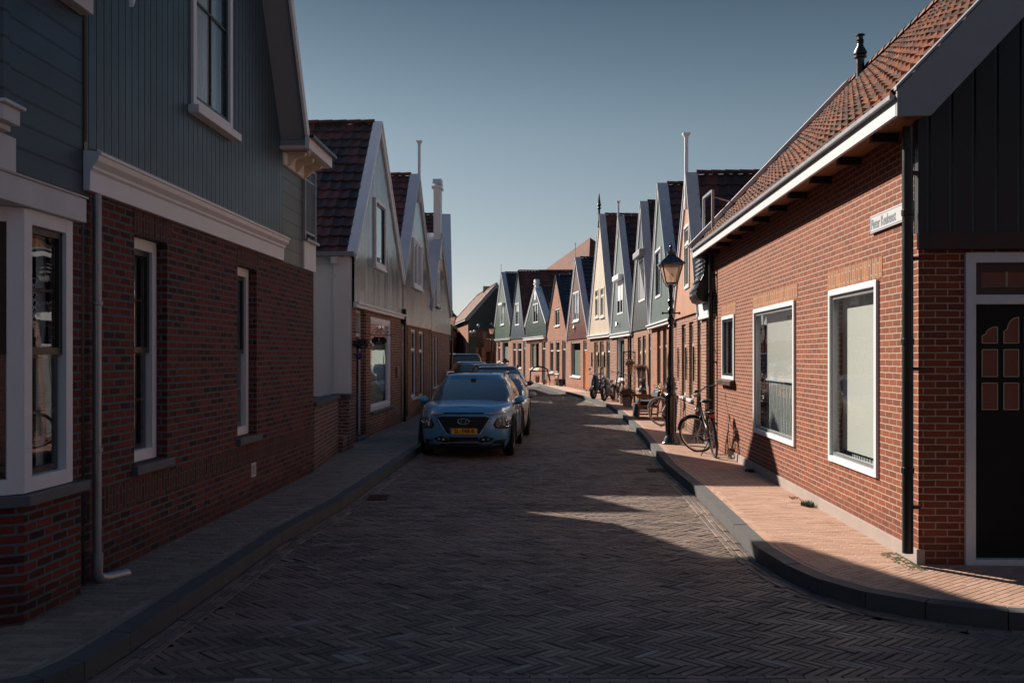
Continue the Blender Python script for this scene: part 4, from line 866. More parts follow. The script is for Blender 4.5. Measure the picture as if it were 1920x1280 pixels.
# low infill between the peach house and the corner house: door, white panel, folded black canopy
Fi = Fr((3.932, 19.36), P[0], (-1, 0)); inf = empty('infill_house', Fi.P(.9, 0, 0), 'narrow flat fronted infill between the peach house and the corner house', 'house')
di = Fi.rect(1324, 1333.5, 600, 800); di = (max(di[0], .12), min(di[1], Fi.L-.1), SW+.05, di[3])
mb = MB(); wall(mb, Fi, [(0, 0), (Fi.L, 0), (Fi.L, 3.9), (0, 3.9)], [di]); mb.build('brick_wall', 'brick_a', inf); door(inf, Fi, di, fm='white_old', dm='grey_paint')
MB().face([Fi.P(0, -.01, 3.9), Fi.P(Fi.L, -.01, 3.9), Fi.P(Fi.L, -3, 3.9), Fi.P(0, -3, 3.9)]).build('flat_roof', 'zinc', inf)
MB().fbox(Fi, .02, Fi.L-.02, .005, .07, di[3]+.04, di[3]+.38).build('fascia_panel', 'white', inf, bevel=.006)
MB().fbox(Fi, .3, .42, .07, .073, di[3]+.1, di[3]+.3).build('grey_stripe', 'grey_paint', inf)
prof = [(.04, 3.92), (.16, 3.92), (.17, 3.7), (.20, 3.5), (.27, 3.36), (.33, 3.22), (.335, 3.1), (.28, 3.0), (.18, 2.96), (.06, 2.98)]
cn = MB().prism([Fi.P(.05, d_, z_) for d_, z_ in prof], Fi.U*(Fi.L*.62)); co = cn.build('folded_canopy', 'black', inf, bevel=.01)
for k in range(9):
    z_ = 3.12+k*.085; d_ = .345 if z_ < 3.25 else (.29 if z_ < 3.4 else .215); MB().fbox(Fi, .08, Fi.L*.6, d_-.03, d_+.004, z_, z_+.03).build('lattice_slat', 'zinc', co)
fr_ = MB()
za_ = CH+(HY-372)/FP*20.3; zb2 = CH+(HY-350)/FP*19.0
a1, b1 = Vector(((1319.5-CX)/FP*20.3, 20.3, 0)), Vector(((1336.5-CX)/FP*19.45, 19.45, 0))
for p_, z_ in ((a1, za_), (b1, zb2)): fr_.bar(Vector((p_.x, p_.y, 3.9)), Vector((p_.x, p_.y, z_)), .05)
fr_.bar(Vector((a1.x, a1.y, za_)), Vector((b1.x, b1.y, zb2)), .05); fr_.bar(Vector((a1.x, a1.y, 4.3)), Vector((b1.x, b1.y, 4.35)), .03); fr_.bar(Vector((b1.x, b1.y, za_-.1)), Vector((b1.x+1.6, b1.y+.4, za_-.45)), .02)
fr_.build('steel_frame', 'zinc', inf)

# ---------------------------------------------------------------- left side: corner house with bay, blue house, silver houses
A2, B2 = (-3.604+.0358*7.75, 7.75), (-3.604+.0358*15.33, 15.33)
F2_ = Fr(A2, B2, (1, 0)); F = F2_; H = empty('boarded_house', F.P(3.8, 0, 0), 'dark red brick house with blue grey boarded gable and white moulded cornice', 'house')
uY = lambda y: (y-7.75)/F.U.y
wa, wb_ = (uY(8.68), uY(9.43), .95, 2.97), (uY(11.57), uY(12.33), .95, 2.97)
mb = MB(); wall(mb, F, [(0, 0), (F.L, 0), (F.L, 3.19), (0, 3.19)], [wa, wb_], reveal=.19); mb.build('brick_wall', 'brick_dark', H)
for r in (wa, wb_):
    window(H, F, r, fm='white', sm='dark_sash', fw=.10, sw=.05, front=-.10, style='sash', cover='sides', sill=None)
    MB().fbox(F, r[0]-.06, r[1]+.06, -.10, .06, r[2]-.085, r[2]-.004).build('sill', 'bluestone', H, bevel=.008)
    MB().fbox(F, r[0]-.02, r[1]+.10, -.02, .003, r[3]+.004, r[3]+.205).build('lintel', 'brick_soldier_dark', H)
MB().fbox(F, .02, F.L-.02, -.02, .003, .62, .82).build('soldier_course', 'brick_soldier_dark', H)
MB().fbox(F, 0, .02, -7, -.003, 0, 3.19).fbox(F, F.L-.03, F.L-.004, -7, -.003, 0, 3.19).fbox(F, 0.02, F.L-.03, -7, -6.9, 0, 3.19).build('side_wall', 'brick_dark', H)
MB().face([F.P(.05, -1.4, 0), F.P(F.L-.05, -1.4, 0), F.P(F.L-.05, -1.4, 3.1), F.P(.05, -1.4, 3.1)]).face([F.P(.05, -.3, 3.15), F.P(F.L-.05, -.3, 3.15), F.P(F.L-.05, -1.4, 3.15), F.P(.05, -1.4, 3.15)]).build('interior', 'interior', H)
uR = uY(13.47); uE = uY(14.63); uc = uY(10.6); zE = 4.66; sl2 = 1.75; zA = zE+sl2*(uR-uc)/1.0
wu = (uY(10.0), uY(11.25), 4.42, 6.45)
mb = MB(); wall(mb, F, [(.0, 3.19), (uR, 3.19), (uR, zE), (uc, zA), (.0, zA-sl2*uc)], [wu], d=.02, reveal=.14); mb.build('gable', 'l2_boards', H)
mb = MB(); wall(mb, F, [(uR+.002, 3.19), (uE, 3.19), (uE, 4.52), (uR+.002, 4.52)], d=.0); mb.face([F.P(uE, 0, 3.19), F.P(uE, -7, 3.19), F.P(uE, -7, 4.6), F.P(uE, 0, 4.6)]); mb.build('side_boards', 'l2_siding', H)
MB().fbox(F, uR+.004, uE+.01, -.02, .045, 4.50, 4.66).build('frieze', 'white', H)
window(H, F, wu, fm='white', sm='dark_sash', fw=.085, sw=.05, front=.05, style='grid', cover='curtain', sill=None, d=.0, label='tall white framed gable window with a net curtain')
MB().fbox(F, wu[0]-.07, wu[1]+.07, .0, .13, wu[2]-.085, wu[2]-.004).build('sill', 'white', H, bevel=.008)
# moulded cornice between brick and boards
uC = uY(13.42); prof = [(0, 3.19), (.05, 3.19), (.055, 3.34), (.075, 3.36), (.075, 3.38), (.115, 3.42), (.125, 3.46), (.14, 3.465), (.14, 3.485), (.02, 3.50), (0, 3.50)]
MB().prism([F.P(-.02, d_, z_) for d_, z_ in prof], F.U*(uC+.02)).build('cornice', 'white', H)
MB().fbox(F, .0, uC, .02, .10, 3.50, 3.512).build('flashing', 'zinc', H)
MB().fbox(F, uE+.01, F.L+.03, -.3, .03, 3.19, 3.60).build('balcony_panel', 'white', H, bevel=.004)
MB().fbox(F, uE+.01, F.L+.07, -.3, .08, 3.60, 3.64).build('balcony_cap', 'zinc', H)
rl = MB()
for q in (uE+.04, F.L-.02): rl.bar(F.P(q, .02, 3.64), F.P(q, .02, 4.72), .045)
rl.bar(F.P(uE+.04, .02, 4.70), F.P(F.L-.02, .02, 4.70), .035); rl.bar(F.P(uE+.04, .02, 3.74), F.P(F.L-.02, .02, 3.74), .03); rl.bar(F.P(uE+.04, .02, 4.52), F.P(F.L-.02, .02, 4.52), .02)
for k in range(8): q = uE+.10+k*.075; rl.bar(F.P(q, .02, 3.74), F.P(q, .02, 4.70), .016)
rl.bar(F.P(F.L-.02, .02, 4.70), F.P(F.L-.02, -3, 4.70), .035); rl.bar(F.P(F.L-.02, .02, 3.74), F.P(F.L-.02, -3, 3.74), .03)
for k in range(24): rl.bar(F.P(F.L-.02, -.12-k*.12, 3.74), F.P(F.L-.02, -.12-k*.12, 4.70), .016)
rl.build('balcony_railing', 'zinc', H)
MB().fbox(F, uE+.02, F.L-.03, -7, -.3, 3.2, 3.45).build('balcony_floor', 'zinc', H)
# steep roof slabs with wide soffit, flat eave with brackets
for sg in (1, -1):
    e = F.P(uc+sg*(uR-uc), 0, zE); t_ = F.P(uc, 0, zA); n_ = F.N*.36; b_ = F.N*-7; q = Vector((0, 0, .16))
    sb = MB().hexa([e+n_, e+b_, t_+b_, t_+n_, e+n_+q, e+b_+q, t_+b_+q, t_+n_+q]); sb.build('soffit', 'grey_paint', H)
    st_ = F.U*(.04*sg)
    MB().hexa([e+n_-q*.35, e+n_+F.N*.035-q*.35, t_+n_+F.N*.035-q*.35, t_+n_-q*.35, e+n_+q*1.25, e+n_+F.N*.035+q*1.25, t_+n_+F.N*.035+q*1.25, t_+n_+q*1.25]).build('barge_board', 'white', H)
    r_ = MB(); up_ = (t_-e).normalized(); pantile(r_, e+n_+q*1.05, -F.N, up_, 7.3, (t_-e).length, samples=4); r_.build('roof', 'tile_dark', H, smooth=True, merge=False, recalc=False)
MB().fbox(F, uR-.15, uE+.08, -7, .36, 4.68, 4.72).build('eave_soffit', 'cream_paint', H)
MB().fbox(F, uR-.15, uE+.10, .36, .42, 4.68, 4.84).build('fascia', 'white', H, bevel=.006)
MB().fbox(F, uE+.08, uE+.14, -7, .36, 4.68, 4.84).build('fascia', 'white', H, bevel=.006)
MB().fbox(F, uR-.15, uE+.15, .42, .48, 4.82, 4.86).build('gutter', 'black', H)
MB().fbox(F, uR-.1, uE+.07, -7, .35, 4.722, 4.80).build('flat_roof', 'zinc', H)
for q in (uR+.18, uR+.62, uE-.05):
    MB().prism([F.P(q-.03, .04, 4.68), F.P(q-.03, .30, 4.68), F.P(q-.03, .28, 4.64), F.P(q-.03, .16, 4.60), F.P(q-.03, .10, 4.53), F.P(q-.03, .04, 4.50)], F.U*.06).build('bracket', 'cream_paint', H)
# grey downpipe, air vent
pu = F.u(182, .07); zb0 = SW+.02
MB().tube([F.P(pu, .07, 3.17), F.P(pu, .07, .26)], .034, 12).lathe(F.P(pu, .07, .26), [(.036, 0), (.046, .0), (.046, .10), (.036, .105)], 12).tube([F.P(pu, .07, .30), F.P(pu, .07, .20), F.P(pu+.03, .075, .155), F.P(pu+.10, .10, .14), F.P(pu+.32, .17, .13)], .045, 12).lathe(F.P(pu, .07, 1.15), [(.035, 0), (.042, .004), (.042, .03), (.035, .034)], 12).lathe(F.P(pu, .07, 2.3), [(.035, 0), (.042, .004), (.042, .03), (.035, .034)], 12).build('downpipe', 'zinc', H, smooth=True)
v_ = MB(); vu = F.u(475); ring(v_, F, vu-.10, vu+.08, .43, .60, .018, 0, .012)
for k in range(6): v_.fbox(F, vu-.082, vu+.062, .002, .009, .452+k*.023, .462+k*.023)
v_.build('air_vent', 'white_old', H)

# corner house with the bay window
A1 = (-3.604+.0358*6.57, 6.57); B1_ = (-3.604+.0358*7.70, 7.70); FL = Fr(A1, B1_, (1, 0)); H = empty('bay_window_house', FL.P(.5, 0, 0), 'dark blue clapboard corner house with a white framed bay window', 'house')
FS = Fr((A1[0]-6, A1[1]+.2), A1, (0, -1))
mb = MB(); wall(mb, FL, [(0, 2.95), (FL.L, 2.95), (FL.L, 4.9), (0, 4.9)]); wall(mb, FS, [(0, 2.95), (FS.L, 2.95), (FS.L, 4.9), (0, 4.9)]); mb.build('siding', 'l1_siding', H)
MB().fbox(FL, -.03, .05, -.02, .03, 2.95, 4.9).build('corner_board', 'l1_siding', H)
MB().fbox(FL, FL.L, FL.L+.045, -.5, .0, 0, 4.9).build('gap_strip', 'black', H)  # black strip stands in for the dark gap between the houses
MB().fbox(FL, -.2, FL.L-.01, -.3, .10, 4.53, 4.75).fbox(FL, -.25, FL.L+.01, -.3, .16, 4.75, 4.82).build('eave_board', 'white_old', H, bevel=.006)
rf = MB(); sl_ = Vector((-3, 0, 2.4)); pantile(rf, FL.P(-.3, .2, 4.82), FL.U, sl_, FL.L+.3, sl_.length, samples=4); rf.build('roof', 'tile_dark', H, smooth=True, merge=False, recalc=False)
MB().box(-9, -3.6, 6.8, 7.70, 0, 4.8).build('back_wall', 'brick_dark', H)
mb = MB(); FB = Fr((-3.243, 6.62), (-3.218, 7.30), (1, 0)); FC = Fr((-4.3, 5.93), (-3.243, 6.62), (.5, -1))
mb.face([FB.P(0, 0, 0), FB.P(FB.L+.12, 0, 0), FB.P(FB.L+.12, 0, .90), FB.P(0, 0, .90)]); mb.face([FC.P(0, 0, 0), FC.P(FC.L, 0, 0), FC.P(FC.L, 0, .9), FC.P(0, 0, .9)]); mb.face([FB.P(FB.L+.12, 0, 0), FB.P(FB.L+.12, -.14, 0), FB.P(FB.L+.12, -.14, .9), FB.P(FB.L+.12, 0, .9)])
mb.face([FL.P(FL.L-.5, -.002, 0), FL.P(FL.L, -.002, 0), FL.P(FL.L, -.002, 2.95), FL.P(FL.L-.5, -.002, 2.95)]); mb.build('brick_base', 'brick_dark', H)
sb = MB(); b0, b1 = FB.P(-.0, .055, 0), FB.P(FB.L+.16, .055, 0); c0 = FC.P(0, .055, 0)
k0 = Vector((b0.x+.0, b0.y-.03, 0))
for pts in ([b1, k0, FB.P(0, -.3, 0), FB.P(FB.L+.16, -.16, 0)], [k0, c0, FC.P(0, -.3, 0), FB.P(0, -.3, 0)]):
    sb.prism([Vector((p.x, p.y, .905)) for p in pts], (0, 0, .075))
sb.build('sill', 'bluestone', H, bevel=.006)
bw_ = window(H, FB, (0, FB.L, .985, 2.89), fm='white', sm='black', fw=.10, sw=.05, front=0, style='sash', cover='sides', sill=None)
window(H, FC, (.1, FC.L-.002, .985, 2.89), fm='white', sm='black', fw=.10, sw=.05, front=0, style='sash', cover='sides', sill=None)
# lace ornament hanging in the bay
lo = MB()
for k in range(16):
    a = k*.5; c_ = FB.P(.30+.05*math.sin(k*2.1), -.09, 2.42-k*.017); lo.tube([c_+FB.U*(.035*math.cos(t_))+Vector((0, 0, .025*math.sin(t_))) for t_ in [j*.785 for j in range(8)]], .0022, 4, True)
lo.build('lace_ornament', 'white', bw_)
MB().face([FB.P(-.4, -.45, .9), FB.P(FB.L, -.2, .9), FB.P(FB.L, -.2, 2.9), FB.P(-.4, -.45, 2.9)]).build('interior', 'interior', H)
MB().fbox(FB, -.38, FB.L+.12, -.4, .045, 2.892, 3.07).build('canopy_fascia', 'white_old', H, bevel=.006)
MB().fbox(FB, -.40, FB.L+.13, -.4, .055, 3.07, 3.085).build('lead_flashing', 'zinc', H)
MB().box(-4.2, -3.13, 6.12, 6.34, 3.36, 3.46).box(-4.2, -3.10, 6.10, 6.36, 3.46, 3.485).box(-4.2, -3.18, 6.16, 6.32, 3.32, 3.36).box(-3.45, -3.235, 6.2, 6.5, 2.95, 3.32).build('window_cornice', 'white_old', H, bevel=.006)

rb = empty('shadow_block', (-7.5, 16.5, 0), 'unseen tall block behind the blue boarded gable house, shaped to cast the road shadow', 'house')
MB().prism([(-5.2, 13.6, 0), (-5.2, 18.56, 0), (-5.2, 18.56, 4.78), (-5.2, 19.02, 5.84), (-5.2, 18.0, 6.49), (-5.2, 19.03, 7.30), (-5.2, 13.6, 9.87)], (-5, 0, 0)).build('wall', 'stucco', rb)  # unseen; outline shaped so its shadow bounds the sunlit wedge on the road
# low garden wall and pier
gw = empty('garden_wall', (-3.1, 17, 0), 'low weathered brick garden wall with a stone coping and end pier', 'garden wall')
FG = Fr((-3.052, 15.36), (-3.20, 18.35), (1, 0)); MB().fbox(FG, 0, FG.L, -.22, 0, 0, 1.12).build('wall', 'brick_old', gw); MB().fbox(FG, 0, FG.L, -.26, .04, 1.12, 1.19).build('coping', 'concrete', gw, bevel=.01)
MB().box(-3.44, -3.10, 18.95, 19.45, 0, 1.10).build('pier', 'brick_old', gw); MB().box(-3.47, -3.07, 18.92, 19.48, 1.10, 1.18).build('pier_cap', 'concrete', gw, bevel=.01)
MB().box(-4.6, -3.42, 18.4, 18.55, .9, 1.16).build('back_coping', 'bluestone', gw, bevel=.01)
MB().box(-3.42, -3.12, 18.42, 18.9, 0, .42).build('step', 'brick_old', gw)

# silver grey gables
dd = dict(fm='white', sm='dark_sash')
LA = [(-3.257, 20.27), (-2.996, 26.8)]
H3l, F3l = gabled('silver grey boarded gable house with an open top window and hanging number sign', LA[0], LA[1], (1, 0), (712, 233), 2.95, 4.0, 'brick_a', 'l3_boards', depth=8, roof='tile_dark', verge='white', vd=.17, trim='white', side='stucco',
    opens=[(D_, 667.5, 686, 580, 820, dict(dm='dark_sash', front=-.12)), (W_, 695, 733.5, 597, 766, dict(fm='white', sm='white', fw=.10, cover='venetian', sill='bluestone', front=-.02))],
    uppers=[(W_, 701, 720.5, 378, 502, dict(fm='white', sm='dark_sash', fw=.09, front=.05, sill='white'))], cornice=(.05, .05), aw=.15)
MB().fbox(F3l, F3l.L+.01, F3l.L+.09, -.3, .0, 0, 4.2).build('gap_strip', 'black', H3l)
# gutter and chimney breast on the stucco side wall
MB().box(-9, -3.2, 20.10, 20.26, 3.93, 4.02).build('gutter', 'zinc', H3l); MB().box(-3.62, -3.30, 20.20, 20.28, 0, 3.93).build('wall_strip', 'stucco', H3l); MB().box(-3.66, -3.54, 20.12, 20.2, 3.78, 3.92).build('gutter_outlet', 'white_old', H3l)
H4l, F4l = gabled('grey gloss boarded gable house with a tall thin post at its point', (-2.99, 26.93), (-2.745, 33.2), (1, 0), (783.5, 330), 2.78, 3.97, 'brick_b', 'l4_boards', depth=8, roof='tile_red', verge='white_old', vd=.26, trim='white_old',
    opens=[(D_, 755, 765, 612, 797, dict(dm='grey_paint')), (W_, 770.8, 780.7, 617, 744, dict(sm='dark_sash', style='transom', cover='sides', sill='white')), (W_, 785.5, 795, 621, 743, dict(sm='dark_sash', style='transom', cover='sides', sill='white'))],
    uppers=[(W_, 774, 790, 452, 540, dict(style='mullion', sm='white', front=.05, sill='white'))], finial=('post', CH+(668-271)/FP*30.2), aw=.12, pipe=(.03,))
H5l, F5l = gabled('weathered grey house with a tall box neck above the gable', (-2.74, 33.25), (-2.49, 39.6), (1, 0), (826, 440), 2.75, 3.6, 'brick_a', 'l4_boards', depth=8, roof='tile_dark', verge='verge_grey', vd=.55, trim='white_old',
    opens=[(D_, 805, 810, 625, 745, dict(dm='grey_paint')), (W_, 812, 815.5, 632, 725, dict(style='transom', sill='white')), (W_, 817, 821, 632, 722, dict(style='transom', sill='white'))],
    uppers=[(W_, 818, 823, 505, 575, dict(front=.04, sm='white', cover='curtain'))], finial=('neck', CH+(668-343)/FP*36.6), samples=4)
H6l, F6l = gabled('last grey gable house of the left row with a tall pale edge', (-2.49, 39.65), (-3.0, 46.0), (1, 0), (836.5, 404), 2.75, 3.8, 'brick_b', 'r9b', depth=8, roof='tile_dark', verge='white_old', vd=.4, trim='white_old',
    opens=[(D_, 827, 829, 630, 730), (W_, 831, 833, 630, 700, dict(sill='white'))], uppers=[(W_, 834, 836.5, 520, 575, dict(front=.03, sm='white', cover='curtain'))], samples=4)
# unseen taller block behind the silver house, sized to cast the road shadow edge
roofed_block('unseen tall dark tiled block behind the silver grey gable, sized for its road shadow', -12.5, -7.8, 20.6, 26.4, 5, 8.5, 'brick_a', 'tile_dark')

# number sign on a scroll bracket
F = F3l; su = F.u(692.5); sg_ = empty('hanging_sign', F.P(su, 0, 2.1), 'black hanging sign with number 1 on a scrolled iron bracket outside the silver grey house', 'hanging sign')
Bp = lambda d_, z_: F.P(su, d_, z_)
zr_ = CH+(HY-628)/FP*F.Y(692.5); s_ = MB(); s_.tube([Bp(-.02, zr_), Bp(.50, zr_)], .008, 6)
for cx_, sgn in ((.16, 1), (.25, -1), (.42, -1)):
    rr = .035 if cx_ < .4 else .022
    s_.tube([Bp(cx_+sgn*(rr*(1-t_/16))*math.cos(t_*.7), zr_+.055+(rr*(1-t_/16))*math.sin(t_*.7)) for t_ in range(13)], .005, 5)
s_.tube([Bp(.05, zr_+.01), Bp(.09, zr_+.09), Bp(.14, zr_+.13), Bp(.18, zr_+.12), Bp(.205, zr_+.08)], .006, 5); s_.tube([Bp(.37, zr_+.01), Bp(.32, zr_+.09), Bp(.27, zr_+.13), Bp(.235, zr_+.12), Bp(.205, zr_+.08)], .006, 5)
s_.tube([Bp(.11, zr_), Bp(.11, zr_-.05)], .004, 4); s_.tube([Bp(.33, zr_), Bp(.33, zr_-.05)], .004, 4); s_.build('bracket', 'black', sg_)
c_, hw_, hh_ = .22, .17, .085; zc_ = zr_-.125
pl_ = [(-hw_, -hh_*.5), (-hw_*.8, -hh_*.6), (-hw_*.7, -hh_), (hw_*.7, -hh_), (hw_*.8, -hh_*.6), (hw_, -hh_*.5), (hw_, hh_*.5), (hw_*.8, hh_*.6), (hw_*.7, hh_), (-hw_*.7, hh_), (-hw_*.8, hh_*.6), (-hw_, hh_*.5)]
MB().prism([Bp(c_+a_, zc_+b_)+F.U*-.008 for a_, b_ in pl_], F.U*.016).build('board', 'black', sg_)
t_ = MB(); text_mb(t_, '1', .10, Bp(c_, zc_+.022)-F.U*.0085, F.N, (0, 0, 1), .0006, bold=.002)
for k in range(9): t_.face([Bp(c_-.062+k*.014, zc_-.052)-F.U*.0095, Bp(c_-.053+k*.014, zc_-.052)-F.U*.0095, Bp(c_-.053+k*.014, zc_-.040-(k % 3)*.002)-F.U*.0095, Bp(c_-.062+k*.014, zc_-.040-(k % 3)*.002)-F.U*.0095])
t_.build('lettering', 'white', sg_, recalc=False)

# flower wreath beside the door, wooden clog on the wall
def leafball(mb, c, r, n, size, squash=1.0):
    c = Vector(c)
    for _ in range(n):
        v = Vector((random.gauss(0, 1), random.gauss(0, 1), random.gauss(0, 1))).normalized()*r*random.uniform(.45, 1); v.z *= squash; a = Vector((random.gauss(0, 1), random.gauss(0, 1), random.gauss(0, 1))).normalized()*size; b = a.orthogonal().normalized()*size*.55
        p = c+v; mb.face([p-a, p+b, p+a, p-b])
    return mb
u_ = F.u(677, .16); wr = empty('hanging_basket', F.P(u_, .15, 2.1), 'hanging flower basket with blue and orange blooms beside the silver house door', 'hanging basket')
leafball(MB(), F.P(u_, .16, 2.16), .17, 260, .03, .7).build('leaves', 'leaf_dark', wr, recalc=False, merge=False); leafball(MB(), F.P(u_-.1, .13, 1.93), .10, 60, .03).build('blue_flowers', 'flower_blue', wr, recalc=False, merge=False)
leafball(MB(), F.P(u_+.12, .14, 1.93), .07, 40, .028).build('orange_flowers', 'flower_orange', wr, recalc=False, merge=False)
MB().tube([F.P(u_, 0, 2.4), F.P(u_, .16, 2.4), F.P(u_, .16, 2.2)], .006, 5).build('hook', 'black', wr)
u_ = F.u(742); tag(MB().sphere(F.P(u_, .05, 1.52), .07, .7, .8, 2.0, 10).sphere(F.P(u_+.02, .06, 1.40), .055, .9, 1, 1.2, 8).build('wooden_clog', 'wood_pale', smooth=True, origin=F.P(u_, .05, 1.5)), 'pale wooden clog hung on the brick wall right of the blind window', 'clog')

# ---------------------------------------------------------------- far end of the street
Hb, Fb, Gb = long_house('far brick house with sunlit orange roof slope and dark green boarded gable', (-4.04, 92), (-6.4, 110), (-1, -.1), (0, -1), 2.6, 5.35, 1.12, .3, .3, 'brick_b', 'teal_boards', 4.4, 'tile_far', samples=4, name='barn_house',
    rects=[(1.8, 2.7, .6, 3.3), (9.5, 10.6, .6, 3.3)], back='brick_a', barge='grey_paint')
for r in ((1.8, 2.7, .6, 3.3), (9.5, 10.6, .6, 3.3)): window(Hb, Fb, r, fm='white', cover='sides', sill='white')
MB().box(-2.9, -2.0, 100, 101, 7.0, 8.95).build('chimney', 'grey_paint', Hb)
an = empty('brick_annex', (-1.9, 88, 0), 'small flat roofed brick annex with a dark open doorway beside the sage green gable', 'building')
FA = Fr((-2.5, 88), (-.7, 88), (0, -1)); mb = MB(); wall(mb, FA, [(0, 0), (2.2, 0), (2.2, 3.4), (0, 3.4)], [(.2, .9, 0, 2.3)], reveal=1.0); mb.face([FA.P(0, 0, 0), FA.P(0, -4, 0), FA.P(0, -4, 3.4), FA.P(0, 0, 3.4)]); mb.face([FA.P(.1, -1, 0), FA.P(1, -1, 0), FA.P(1, -1, 2.4), FA.P(.1, -1, 2.4)]); mb.build('brick_wall', 'brick_b', an)
MB().fbox(FA, -.06, .22, -.3, .04, 3.4, 4.0).fbox(FA, -.1, .26, -.35, .08, 4.0, 4.1).build('pillar', 'brick_c', an); MB().fbox(FA, .22, 2.2, -.3, .04, 3.4, 3.5).build('coping', 'zinc', an)
tag(MB().box(-3.78, -3.2, 90, 91.2, 0, 3.6).box(-3.83, -3.15, 89.9, 91.3, 3.6, 3.68).box(-3.52, -3.48, 89.97, 90, .2, 3.5).build('green_cabinet', 'green_sash', origin=(-3.5, 90.5, 0)), 'tall dark green timber cabinet under two round lamps', 'cabinet')
for xx_, zz_, lb in ((-3.7, 3.78, 'round globe lamp on the left of the green cabinet'), (-3.4, 3.85, 'round globe lamp on the right of the green cabinet'), (-3.05, 4.4, 'globe lamp on a bracket above the other two')):
    g_ = empty('globe_lamp', (xx_, 90.5, zz_), lb, 'lamp', 'globe lamps by the far brick house'); MB().tube([(xx_, 90.5, zz_-.1), (xx_, 90.5, zz_+.15)], .03, 6).build('stem', 'zinc', g_); MB().sphere((xx_, 90.5, zz_+.3), .15).build('globe', 'sign_white', g_, smooth=True)
pw = empty('brick_gate_posts', (-2.9, 86, 0), 'pair of thin brick gate posts with a low brick wall between them', 'gate posts')
for xx_ in (-3.1, -2.62): MB().box(xx_, xx_+.18, 86, 86.2, 0, 2.6).box(xx_-.03, xx_+.21, 85.97, 86.23, 2.6, 2.67).build('post', 'brick_b', pw)
MB().box(-2.92, -2.62, 86.04, 86.16, 0, .9).build('low_wall', 'brick_b', pw)
# dark houses far left, seen past the end of the row
def dark_house(label, x0, x1, y0, y1, ze, zr, along='y'): return roofed_block(label, x0, x1, y0, y1, ze, zr, 'brick_dark', 'tile_black', along)
dark_house('dark low house far off beyond the left row of cars', -9.5, -5.6, 96, 106, 4.4, 6.2); dark_house('dark grey house with flat chimney behind the far left lamp', -16, -9.7, 84, 94, 4.2, 5.6)
for k in range(7):
    x_ = -60+k*17+random.uniform(-3, 3); roofed_block(['distant brown roofed house among the far rooftops, %s' % w_ for w_ in ('farthest left', 'second from left', 'third from left', 'middle', 'third from right', 'second from right', 'farthest right')][k], x_, x_+9, 150+k % 3*8, 162+k % 3*8, 4, 7.0, 'brick_a', 'tile_dark', 'x')

# ---------------------------------------------------------------- street lamps
def street_lamp(loc, label):
    L = empty('street_lamp', (0, 0, 0), label, 'street lamp', 'black lantern street lamps')
    prof = [(.19, 0), (.19, .03), (.165, .06), (.15, .12), (.115, .16), (.105, .19), (.10, .22), (.105, .95), (.12, .97), (.12, 1.0), (.095, 1.03), (.08, 1.08), (.095, 1.12), (.09, 1.18), (.10, 1.22), (.075, 1.28), (.085, 1.33), (.06, 1.38), (.056, 1.45), (.048, 2.35), (.065, 2.38), (.045, 2.42), (.06, 2.48), (.075, 2.54), (.045, 2.6), (.05, 2.66), (.07, 2.72), (.04, 2.78), (.06, 2.86), (.075, 2.90), (.045, 2.94), (.03, 3.05), (.05, 3.12), (.03, 3.2), (.05, 3.235), (0, 3.24)]
    MB().lathe((0, 0, 0), prof, 20).build('post', 'lampblack', L, smooth=True)
    fl_ = MB()
    for k in range(10): a = k*math.pi/5; fl_.tube([(.103*math.cos(a), .103*math.sin(a), .25), (.106*math.cos(a), .106*math.sin(a), .93)], .011, 5)
    fl_.build('fluting', 'lampblack', L)
    MB().tube([(-.17, 0, 2.66), (.17, 0, 2.66)], .016, 6).sphere((-.17, 0, 2.66), .028).sphere((.17, 0, 2.66), .028).build('ladder_bar', 'lampblack', L)
    h0, h1, za, zb = .115, .205, 3.27, 3.64; fr = MB(); g = MB()
    for a, b in ((1, 1), (1, -1), (-1, -1), (-1, 1)): fr.bar((a*h0, b*h0, za), (a*h1, b*h1, zb), .02); fr.tube([(a*.03, b*.03, 3.18), (a*h0*.6, b*h0*.6, 3.2), (a*h0, b*h0, za)], .009, 5)
    for z_, h_ in ((za, h0), (zb, h1)):
        for (a, b), (c, d) in (((1, 1), (1, -1)), ((1, -1), (-1, -1)), ((-1, -1), (-1, 1)), ((-1, 1), (1, 1))): fr.bar((a*h_, b*h_, z_), (c*h_, d*h_, z_), .022)
    fr.build('lantern_frame', 'lampblack', L)
    for (a, b), (c, d) in (((1, 1), (1, -1)), ((1, -1), (-1, -1)), ((-1, -1), (-1, 1)), ((-1, 1), (1, 1))): MB().face([(a*h0, b*h0, za), (c*h0, d*h0, za), (c*h1, d*h1, zb), (a*h1, b*h1, zb)]).build('glass_panel', 'glass_lamp', L)
    r_ = MB(); q = .25; t = .07
    r_.grid([[Vector((a*w_, b*w_, z_)) for a, b in ((1, 1), (1, -1), (-1, -1), (-1, 1))] for w_, z_ in ((q-.05, 3.645), (q, 3.64), (q, 3.665), (.15, 3.76), (t, 3.84), (t, 3.88), (.085, 3.885), (.085, 3.9), (.04, 3.92))], True); r_.build('lantern_roof', 'lampblack', L)
    MB().lathe((0, 0, 3.9), [(.04, 0), (.045, .03), (.02, .06), (.035, .10), (.015, .13), (.008, .2), (0, .2)], 10).build('finial', 'lampblack', L, smooth=True)
    MB().tube([(0, 0, 3.24), (0, 0, 3.32)], .02, 8).sphere((0, 0, 3.40), .055, 1, 1, 1.4).build('lamp_bulb', 'sign_white', L, smooth=True)
    L.location = loc; return L
l1 = street_lamp((3.235, 20.26, SW), 'nearest black lantern lamp, on the right pavement before the bicycles')
l2 = copy_tree(l1); l2.location = (-2.82, 46.6, SW); l2['label'] = 'dark lantern lamp past the end of the left row'
